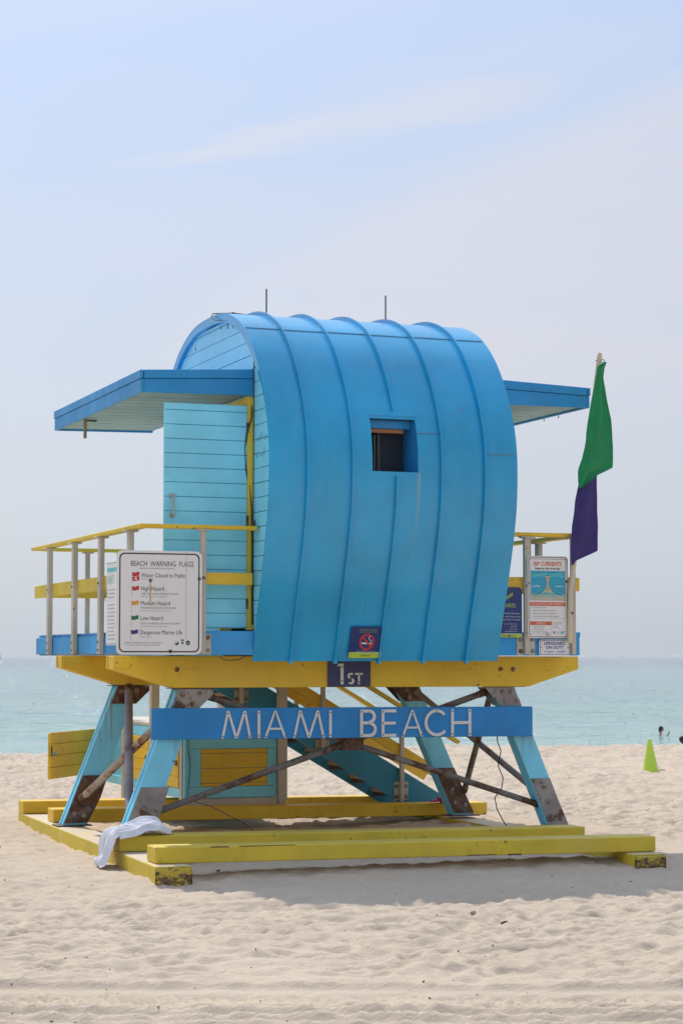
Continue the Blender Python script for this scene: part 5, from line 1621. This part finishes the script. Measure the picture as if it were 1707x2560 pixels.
# ------------------------------------------------------------------ towel over the timbers
def towel():
    # centre line: from its heap on the timber's top, over the left end and down to the sand
    path = [(-2.05, -0.24, 0.285), (-2.10, -0.23, 0.32), (-2.18, -0.22, 0.355), (-2.27, -0.22, 0.350), (-2.36, -0.24, 0.330), (-2.46, -0.26, 0.325), (-2.56, -0.29, 0.315), (-2.635, -0.31, 0.28), (-2.665, -0.32, 0.19), (-2.685, -0.33, 0.10), (-2.72, -0.34, 0.035), (-2.76, -0.35, 0.022)]
    wid = [0.18, 0.34, 0.46, 0.48, 0.46, 0.45, 0.44, 0.44, 0.43, 0.42, 0.40, 0.38]
    P3 = []
    N_ = 66
    for i in range(N_ + 1):
        t = i / N_ * (len(path) - 1); k = min(int(t), len(path) - 2); q = t - k; q2 = q * q * (3 - 2 * q)
        P3.append((Vector(path[k]).lerp(Vector(path[k + 1]), q), wid[k] + (wid[k + 1] - wid[k]) * q))
    v, f = [], []
    NU = 90
    for i, (p, w) in enumerate(P3):
        d = (P3[min(i + 1, N_)][0] - P3[max(i - 1, 0)][0]).normalized()
        side = Vector((0.12, 1, 0)).normalized()
        nrm_ = side.cross(d).normalized()
        if nrm_.z < 0 and abs(d.z) < 0.7: nrm_ = -nrm_
        if abs(d.z) >= 0.7 and nrm_.x > 0: nrm_ = -nrm_
        fl = i / N_
        w = w * 1.08
        for j in range(NU + 1):
            u = j / NU - 0.5
            fold = 0.034 * (abs(math.sin(u * 13 + 1.6 * noise.noise(Vector((fl * 1.6, u * 2, 3))))) - 0.6) + 0.024 * (abs(math.sin(u * 31 + 2.4 * noise.noise(Vector((fl * 2.0, u * 3, 9))))) - 0.6) + 0.012 * math.sin(u * 61 + fl * 4)
            fold += 0.075 * noise.noise(Vector((fl * 5, u * 5, 1))) * (1.0 if fl < 0.5 else 0.6)
            edge = 1 - (2 * abs(u)) ** 4
            q = p + side * (u * w * (1 + 0.18 * noise.noise(Vector((fl * 3, 0, 7))))) + nrm_ * (fold * (0.5 + 0.5 * edge) + 0.018 * edge)
            if fl < 0.55: q.z -= 0.045 * (2 * abs(u)) ** 3
            if fl < 0.5: q.z = max(q.z, 0.283 if -0.40 < q.y < -0.08 else 0.15)
            v.append(tuple(q))
    for i in range(N_):
        for j in range(NU):
            a = i * (NU + 1) + j
            f.append([a, a + 1, a + NU + 2, a + NU + 1])
    o = mesh_raw('towel', v, f, M['towel'], None, smooth=True)
    md = o.modifiers.new('solid', 'SOLIDIFY'); md.thickness = 0.006
    return tag(o, 'crumpled white towel draped over the left end of the yellow timbers', 'towel')
towel()

# ------------------------------------------------------------------ small things
# pink goggles on the third timber
pk = SL(4.63, 4.87, 0.285)
PG = thing('pink_toy', (2.02, 3.0, 0.235), 'small crumpled pink thing lying on the yellow timber near the stair foot', 'beach toy')
gx0, gy0, gz0 = 2.0, 2.93, 0.243
def blob(name, c, r3, mat, parent, seed=0, amp=0.25, smooth=True, seg=16):
    bm = bmesh.new(); bmesh.ops.create_icosphere(bm, subdivisions=3, radius=1)
    vs_ = []
    for q in bm.verts:
        k = 1 + amp * noise.noise(q.co * 2.2 + Vector((seed, seed, 0)))
        vs_.append((c[0] + q.co.x * r3[0] * k, c[1] + q.co.y * r3[1] * k, c[2] + q.co.z * r3[2] * k))
    fs = [[x.index for x in fa.verts] for fa in bm.faces]; bm.free()
    return mesh_raw(name, vs_, fs, mat, parent, smooth=smooth)
blob('crumpled_end', (2.065, 2.93, 0.275), (0.06, 0.05, 0.034), M['pink'], PG, 1, 1.0)
blob('flat_end', (1.975, 2.93, 0.262), (0.055, 0.035, 0.014), M['pink'], PG, 5, 0.5)
tube('strap', [(1.93, 2.93, 0.256), (1.96, 2.90, 0.268), (2.00, 2.91, 0.272), (2.05, 2.90, 0.29), (2.10, 2.92, 0.285), (2.12, 2.94, 0.256)], 0.006, M['pink'], PG, n=6)
# red cloth over the far stair rail
v, f = [], []
for i in range(11):
    for j in range(9):
        u, w = i / 10, j / 8
        v.append((1.60 + 0.20 * u + 0.0 * w, 4.372 + 0.012 * math.sin(u * 9 + w * 3), 1.28 - 0.14 * u - 0.26 * w + 0.10 * w * u))
for i in range(10):
    for j in range(8): a = i * 9 + j; f.append([a, a + 1, a + 10, a + 9])
# sits directly behind the mid rail
v = [(x + 0.14, y, z - 0.02) for x, y, z in v]
rc = mesh_raw('red_cloth', v, f, M['red_cloth'], None, smooth=True)
rc.modifiers.new('solid', 'SOLIDIFY').thickness = 0.004
tag(rc, 'small red cloth hanging behind the far stair handrail', 'cloth')

# loose cable hanging from the deck at the right, trailing on the sand
cb = tube('hanging_cable', [(1.93, 1.2, 1.60), (1.93, 1.2, 1.25), (1.94, 1.18, 1.0), (1.97, 1.16, 0.90), (1.93, 1.15, 0.75), (1.98, 1.13, 0.62), (1.95, 1.10, 0.52), (1.86, 1.08, 0.42), (1.87, 1.05, 0.30), (1.93, 1.0, 0.16), (2.02, 0.92, gz(2.02, 0.92) + 0.03), (2.16, 0.8, gz(2.16, 0.8) + 0.012), (2.32, 0.72, gz(2.32, 0.72) + 0.012)], 0.006, M['cable'], None, n=8)
tag(cb, 'dark green cable hanging between the right legs down to the sand', 'cable')
cb2 = tube('trailing_cable', [(-0.815, 3.285, 1.10), (-0.83, 3.282, 0.9), (-0.80, 3.282, 0.7), (-0.82, 3.28, 0.5), (-0.84, 3.26, 0.33), (-0.80, 2.5, 0.30), (-0.62, 1.9, 0.16), (-0.52, 1.55, gz(-0.52, 1.55) + 0.01)], 0.0045, M['cable'], None, n=8)
cb2.location.x += 0.0
tag(cb2, 'thin dark cable running down past the locker to the sand under the tower', 'cable')

# lime cone
CO = (10.008, 12.323)
cz = gz(*CO)
CN = thing('beach_cone', (CO[0], CO[1], cz), 'lime green cone standing on the open sand at right', 'cone')
nn = 28
v, f = [], []
pr = [(0.140, -0.03), (0.137, 0.0), (0.125, 0.05), (0.034, 0.515), (0.032, 0.535), (0.022, 0.540), (0.018, 0.50)]
for r_, h_ in pr:
    for k in range(nn): v.append((CO[0] + r_ * math.cos(2 * math.pi * k / nn) - (0.006 * h_ * 4), CO[1] + r_ * math.sin(2 * math.pi * k / nn), cz + h_))
for i in range(len(pr) - 1):
    for k in range(nn): f.append([i * nn + k, i * nn + (k + 1) % nn, (i + 1) * nn + (k + 1) % nn, (i + 1) * nn + k])
mesh('cone_body', v, f, M['cone'], CN, True)
blob('scuff', (CO[0] + 0.075, CO[1] - 0.105, cz + 0.06), (0.03, 0.012, 0.016), M['letter'], CN, 2)
tube('cord', [(CO[0] + 0.12, CO[1] - 0.02, cz + 0.01), (CO[0] + 0.18, CO[1] - 0.05, cz + 0.02), (CO[0] + 0.26, CO[1] - 0.04, cz + 0.01)], 0.008, M['pipe_clean'], CN, n=6)


# ------------------------------------------------------------------ people
def figure(name, joints, bones, root, mat, parent, sub=2):
    names = list(joints)
    me_ = bpy.data.meshes.new(name)
    me_.from_pydata([joints[k][:3] for k in names], [(names.index(a), names.index(b)) for a, b in bones], [])
    o = bpy.data.objects.new(name, me_); col.objects.link(o)
    md = o.modifiers.new('skin', 'SKIN'); md.use_smooth_shade = True
    for i, k in enumerate(names):
        sv_ = me_.skin_vertices[0].data[i]
        r_ = joints[k][3]; sv_.radius = r_ if isinstance(r_, tuple) else (r_, r_)
        sv_.use_root = (k == root)
    o.modifiers.new('sub', 'SUBSURF').levels = sub
    o.modifiers['sub'].render_levels = sub
    dg = bpy.context.evaluated_depsgraph_get()
    me2 = bpy.data.meshes.new_from_object(o.evaluated_get(dg))
    bpy.data.objects.remove(o)
    me2.materials.append(mat)
    for p in me2.polygons: p.use_smooth = True
    return me2


def add_mesh(name, me_, parent, base, tf):
    for v in me_.vertices: v.co = tf @ v.co - Vector(base)
    o = bpy.data.objects.new(name, me_)
    return link(o, parent, base)


def head_mesh(c, s, mat):
    """head with brow, nose, chin and ears; faces +x"""
    bm = bmesh.new(); bmesh.ops.create_icosphere(bm, subdivisions=4, radius=1)
    for v in bm.verts:
        p = v.co.copy()
        x, y, z = p.x * 0.092, p.y * 0.075, p.z * 0.118
        if p.z < 0: y *= 1 + 0.25 * p.z; x *= 1 + 0.12 * p.z
        if p.x > 0.6: x -= 0.010 * math.exp(-((p.z - 0.12) / 0.10) ** 2) * (abs(p.y) > 0.18)
        x += 0.024 * math.exp(-((p.y) / 0.13) ** 2 - ((p.z + 0.14) / 0.16) ** 2) * (p.x > 0.5)
        x += 0.007 * math.exp(-((p.y) / 0.28) ** 2 - ((p.z + 0.46) / 0.07) ** 2) * (p.x > 0.4)
        y += (1 if p.y > 0 else -1) * 0.014 * math.exp(-((p.x + 0.05) / 0.14) ** 2 - ((p.z + 0.02) / 0.2) ** 2) * (abs(p.y) > 0.7)
        v.co = Vector((x, y, z))
    me_ = bpy.data.meshes.new('head'); bm.to_mesh(me_); bm.free(); me_.materials.append(mat)
    for p in me_.polygons: p.use_smooth = True
    return me_


def swimmer():
    px, py = 36.23, 58.32
    base = (px, py, SEA - 0.06)
    Rt = thing('person', base, 'dark haired swimmer in the sea with one arm raised, beyond the cone', 'person')
    J = {'pelvis': (0, 0, -0.55, (0.16, 0.12)), 'belly': (0.02, 0, -0.30, (0.14, 0.11)), 'chest': (0.03, 0, -0.04, (0.17, 0.12)), 'neck0': (0.03, 0, 0.09, 0.06), 'neck': (0.045, 0, 0.17, 0.052), 'skull': (0.06, 0, 0.27, 0.07),
         'shL': (0.02, 0.19, 0.03, 0.065), 'elL': (0.12, 0.36, -0.14, 0.045), 'haL': (0.30, 0.34, -0.20, 0.03),
         'shR': (0.02, -0.19, 0.03, 0.065), 'elR': (0.20, -0.36, -0.12, 0.045), 'wrR': (0.33, -0.46, 0.06, 0.03), 'haR': (0.37, -0.48, 0.14, 0.034),
         'f1': (0.385, -0.465, 0.235, 0.010), 'f2': (0.39, -0.485, 0.245, 0.010), 'f3': (0.392, -0.505, 0.238, 0.010), 'f4': (0.392, -0.522, 0.215, 0.009), 'th': (0.36, -0.43, 0.175, 0.011),
         'hiL': (0, 0.10, -0.62, 0.10), 'knL': (0.10, 0.12, -1.0, 0.075), 'hiR': (0, -0.10, -0.62, 0.10), 'knR': (0.08, -0.12, -1.0, 0.075)}
    Bn = [('pelvis', 'belly'), ('belly', 'chest'), ('chest', 'neck0'), ('neck0', 'neck'), ('neck', 'skull'), ('chest', 'shL'), ('shL', 'elL'), ('elL', 'haL'), ('chest', 'shR'), ('shR', 'elR'), ('elR', 'wrR'), ('wrR', 'haR'),
          ('haR', 'f1'), ('haR', 'f2'), ('haR', 'f3'), ('haR', 'f4'), ('haR', 'th'), ('pelvis', 'hiL'), ('hiL', 'knL'), ('pelvis', 'hiR'), ('hiR', 'knR')]
    tf = Matrix.Translation(base) @ Matrix.Rotation(R(-28), 4, 'Z')
    add_mesh('body', figure('body', J, Bn, 'pelvis', M['skin'], Rt), Rt, base, tf)
    hb = Vector((0.075, 0, 0.275))
    h = add_mesh('head', head_mesh(None, 1, M['skin']), Rt, base, tf @ Matrix.Translation(hb) @ Matrix.Rotation(R(8), 4, 'Y'))
    bm = bmesh.new(); bmesh.ops.create_icosphere(bm, subdivisions=3, radius=1)
    for v in bm.verts:
        p = v.co.copy(); k = 1 + 0.10 * noise.noise(p * 3)
        v.co = Vector((-0.022 + p.x * 0.098 * k, p.y * 0.092 * k, 0.030 + p.z * 0.108 * k - 0.10 * max(0, -p.x) * (p.z < 0.1)))
    mh = bpy.data.meshes.new('hair'); bm.to_mesh(mh); bm.free(); mh.materials.append(M['hair'])
    for p in mh.polygons: p.use_smooth = True
    add_mesh('hair', mh, Rt, base, tf @ Matrix.Translation(hb))


swimmer()


def sitter():
    # sits just past the crest of the beach, leaning at the right edge of the view
    px, py = 16.07, 20.35
    base = (px, py, gz(px, py) - 0.05)
    Rt = thing('person', base, 'person sitting at the crest of the beach at the right edge, back of pale shoulder showing', 'person')
    J = {'pelvis': (0, 0, 0.02, (0.15, 0.13)), 'belly': (-0.12, 0, 0.06, (0.13, 0.11)), 'chest': (-0.34, 0, 0.10, (0.16, 0.11)), 'neck': (-0.50, 0, 0.13, 0.05), 'skull': (-0.60, 0, 0.15, 0.07),
         'shL': (-0.38, 0.17, 0.08, 0.055), 'elL': (-0.20, 0.30, 0.02, 0.042), 'haL': (-0.02, 0.26, 0.02, 0.03), 'shR': (-0.38, -0.17, 0.08, 0.055), 'elR': (-0.20, -0.30, 0.02, 0.042), 'haR': (-0.02, -0.26, 0.02, 0.03),
         'hiL': (0.10, 0.10, 0.03, 0.09), 'knL': (0.46, 0.12, 0.22, 0.065), 'anL': (0.80, 0.12, 0.02, 0.045), 'toL': (0.94, 0.12, 0.03, 0.03),
         'hiR': (0.10, -0.10, 0.03, 0.09), 'knR': (0.48, -0.12, 0.12, 0.065), 'anR': (0.85, -0.14, 0.0, 0.045), 'toR': (1.0, -0.14, 0.02, 0.03)}
    Bn = [('pelvis', 'belly'), ('belly', 'chest'), ('chest', 'neck'), ('neck', 'skull'), ('chest', 'shL'), ('shL', 'elL'), ('elL', 'haL'), ('chest', 'shR'), ('shR', 'elR'), ('elR', 'haR'),
          ('pelvis', 'hiL'), ('hiL', 'knL'), ('knL', 'anL'), ('anL', 'toL'), ('pelvis', 'hiR'), ('hiR', 'knR'), ('knR', 'anR'), ('anR', 'toR')]
    tf = Matrix.Translation(base) @ Matrix.Rotation(R(-15), 4, 'Z')
    add_mesh('body', figure('body', J, Bn, 'pelvis', M['skin_pale'], Rt), Rt, base, tf)
    hb = Vector((-0.63, 0, 0.15))
    add_mesh('head', head_mesh(None, 1, M['skin_pale']), Rt, base, tf @ Matrix.Translation(hb) @ Matrix.Rotation(R(-80), 4, 'Y'))
    add_mesh('hair', head_mesh(None, 1, M['hair']), Rt, base, tf @ Matrix.Translation(hb + Vector((-0.03, 0, 0.01))) @ Matrix.Rotation(R(100), 4, 'Y'))
sitter()
for o in list(col.objects):
    if o.name == 'person.001':
        o['label'] = 'person lying back on the crest of the beach at the far right edge'


# ------------------------------------------------------------------ boats on the horizon
def boat(name, x, y, L, h, sail, label, cat, mat):
    Rt = thing(name, (x, y, SEA), label, cat, 'boats on the horizon' if not sail else None)
    poly = [(-L / 2, 0.25 * h), (L / 2, 0.30 * h), (L * 0.42, -0.05 * h), (-L * 0.42, -0.05 * h)]
    v, f = prism_y([(x + a, SEA + b) for a, b in poly], y - L * 0.14, y + L * 0.14)
    mesh('boat_hull', v, f, mat, Rt)
    if sail:
        v, f = prism_y([(x - L * 0.25, SEA + 0.3 * h), (x + L * 0.05, SEA + 0.3 * h), (x + L * 0.04, SEA + h)], y - 0.1, y + 0.1)
        mesh('sail', v, f, mat, Rt)
        tube('mast', [(x + L * 0.06, y, SEA), (x + L * 0.06, y, SEA + h * 1.05)], 0.15, mat, Rt, n=6)
    else:
        slab('cabin', x - L * 0.2, x + L * 0.15, y - L * 0.1, y + L * 0.1, SEA + 0.28 * h, SEA + 0.72 * h, mat, Rt)
        tube('mast', [(x, y, SEA + 0.7 * h), (x, y, SEA + 1.1 * h)], 0.2, mat, Rt, n=6)
    return Rt


def at(u, d, z=SEA):
    t = (u - 853.5) / 5157
    return (CX + d * (sy + t * cy), CY_ + d * (cy - t * sy))
bx, by = at(3.5, 2600); boat('sailboat', bx, by, 2.2, 6.0, True, 'tiny grey sailboat on the horizon at the far left', 'sailboat', M['boat_dark'])
for u, L, h, lab in ((1490, 9, 5.2, 'leftmost faint pale boat on the horizon right of the tower'), (1556, 11, 6.0, 'middle faint pale boat on the horizon right of the tower'), (1629, 12, 4.6, 'rightmost faint pale boat on the horizon right of the tower')):
    bx, by = at(u, 6500); boat('boat', bx, by, L, h, False, lab, 'boat', M['boat'])

# ------------------------------------------------------------------ debris on the sand
rnd = random.Random(21)
v, f = [], []
def bit(x, y, L, w, h, a, V, F):
    z = gz(x, y) + 0.002
    n_ = 5
    o_ = len(V)
    cv = rnd.uniform(-1.2, 1.2)
    for i in range(n_):
        t = i / (n_ - 1) - 0.5
        px = x + math.cos(a + cv * t) * L * t; py = y + math.sin(a + cv * t) * L * t
        ww = w * (1 - (2 * t) ** 2 * 0.7)
        zz_ = z + h * (0.5 + rnd.random() * 0.8)
        V += [(px, py - ww, z - 0.004), (px, py, zz_), (px, py + ww, z - 0.004)]
    for i in range(n_ - 1):
        b_ = o_ + i * 3
        F += [[b_, b_ + 1, b_ + 4, b_ + 3], [b_ + 1, b_ + 2, b_ + 5, b_ + 4]]
for i in range(120):
    d = 10.7 + 12 * rnd.random() ** 1.3
    t = rnd.uniform(-0.17, 0.17)
    x, y = CX + d * (sy + t * cy), CY_ + d * (cy - t * sy)
    if -2.7 < x < 2.5 and -1.9 < y < 4.9 and rnd.random() < 0.3: continue
    bit(x, y, rnd.uniform(0.006, 0.022), rnd.uniform(0.0015, 0.004), rnd.uniform(0.002, 0.006), rnd.uniform(0, 6.28), v, f)
mesh_raw('dry_seaweed', v, f, M['twig'], None, 'stuff')
v, f = [], []
for i in range(90):
    d = 10.7 + 12 * rnd.random() ** 1.3
    t = rnd.uniform(-0.17, 0.17)
    bit(CX + d * (sy + t * cy), CY_ + d * (cy - t * sy), rnd.uniform(0.008, 0.02), rnd.uniform(0.003, 0.006), 0.005, rnd.uniform(0, 6.28), v, f)
mesh_raw('shell_chips', v, f, M['shell'], None, 'stuff')


def ground_at(u, vv):
    """sand point seen at a photo pixel: only used to read off where the twigs lie"""
    d = 1.9 * 5157 / (vv - 1640)
    t = (u - 853.5) / 5157
    return CX + d * (sy + t * cy), CY_ + d * (cy - t * sy)
for (u, vv, L, w, lab) in ((1002, 2306, 0.11, 0.010, 'forked brown twig on the sand below the left part of the shadow'),
                          (1178, 2272, 0.05, 0.016, 'small tan leaf just below the shadow, left of the curled one'),
                          (1256, 2284, 0.06, 0.020, 'curled brown leaf on the sand below the shadow'),
                          (1187, 2317, 0.04, 0.014, 'brown leaf scrap lowest of those below the shadow'),
                          (4, 2115, 0.05, 0.020, 'dark clump of seaweed at the left edge beside the sled'),
                          (545, 2173, 0.06, 0.008, 'dark twig in the shade in front of the corner timber')):
    x, y = ground_at(u, vv)
    V, F = [], []
    bit(x, y, L, w, 0.014, 0.3, V, F)
    bit(x + L * 0.2, y + 0.01, L * 0.6, w * 0.7, 0.012, -0.5, V, F)
    tag(mesh_raw('twig' if 'twig' in lab else 'leaf' if 'leaf' in lab else 'seaweed_clump', V, F, M['twig'] if 'tan' not in lab else M['wood'], None), lab, 'twig' if 'twig' in lab else 'leaf' if 'leaf' in lab else 'seaweed')
x, y = ground_at(352, 2362)
rg = tube('curled_stem', [(x + 0.022 * math.cos(a), y + 0.03 * math.sin(a), gz(x, y) + 0.012 + 0.01 * math.sin(a)) for a in [k * 0.45 for k in range(9)]], 0.0025, M['twig'], None, n=6)
tag(rg, 'thin curled stem lying on the foreground sand at left', 'stem')
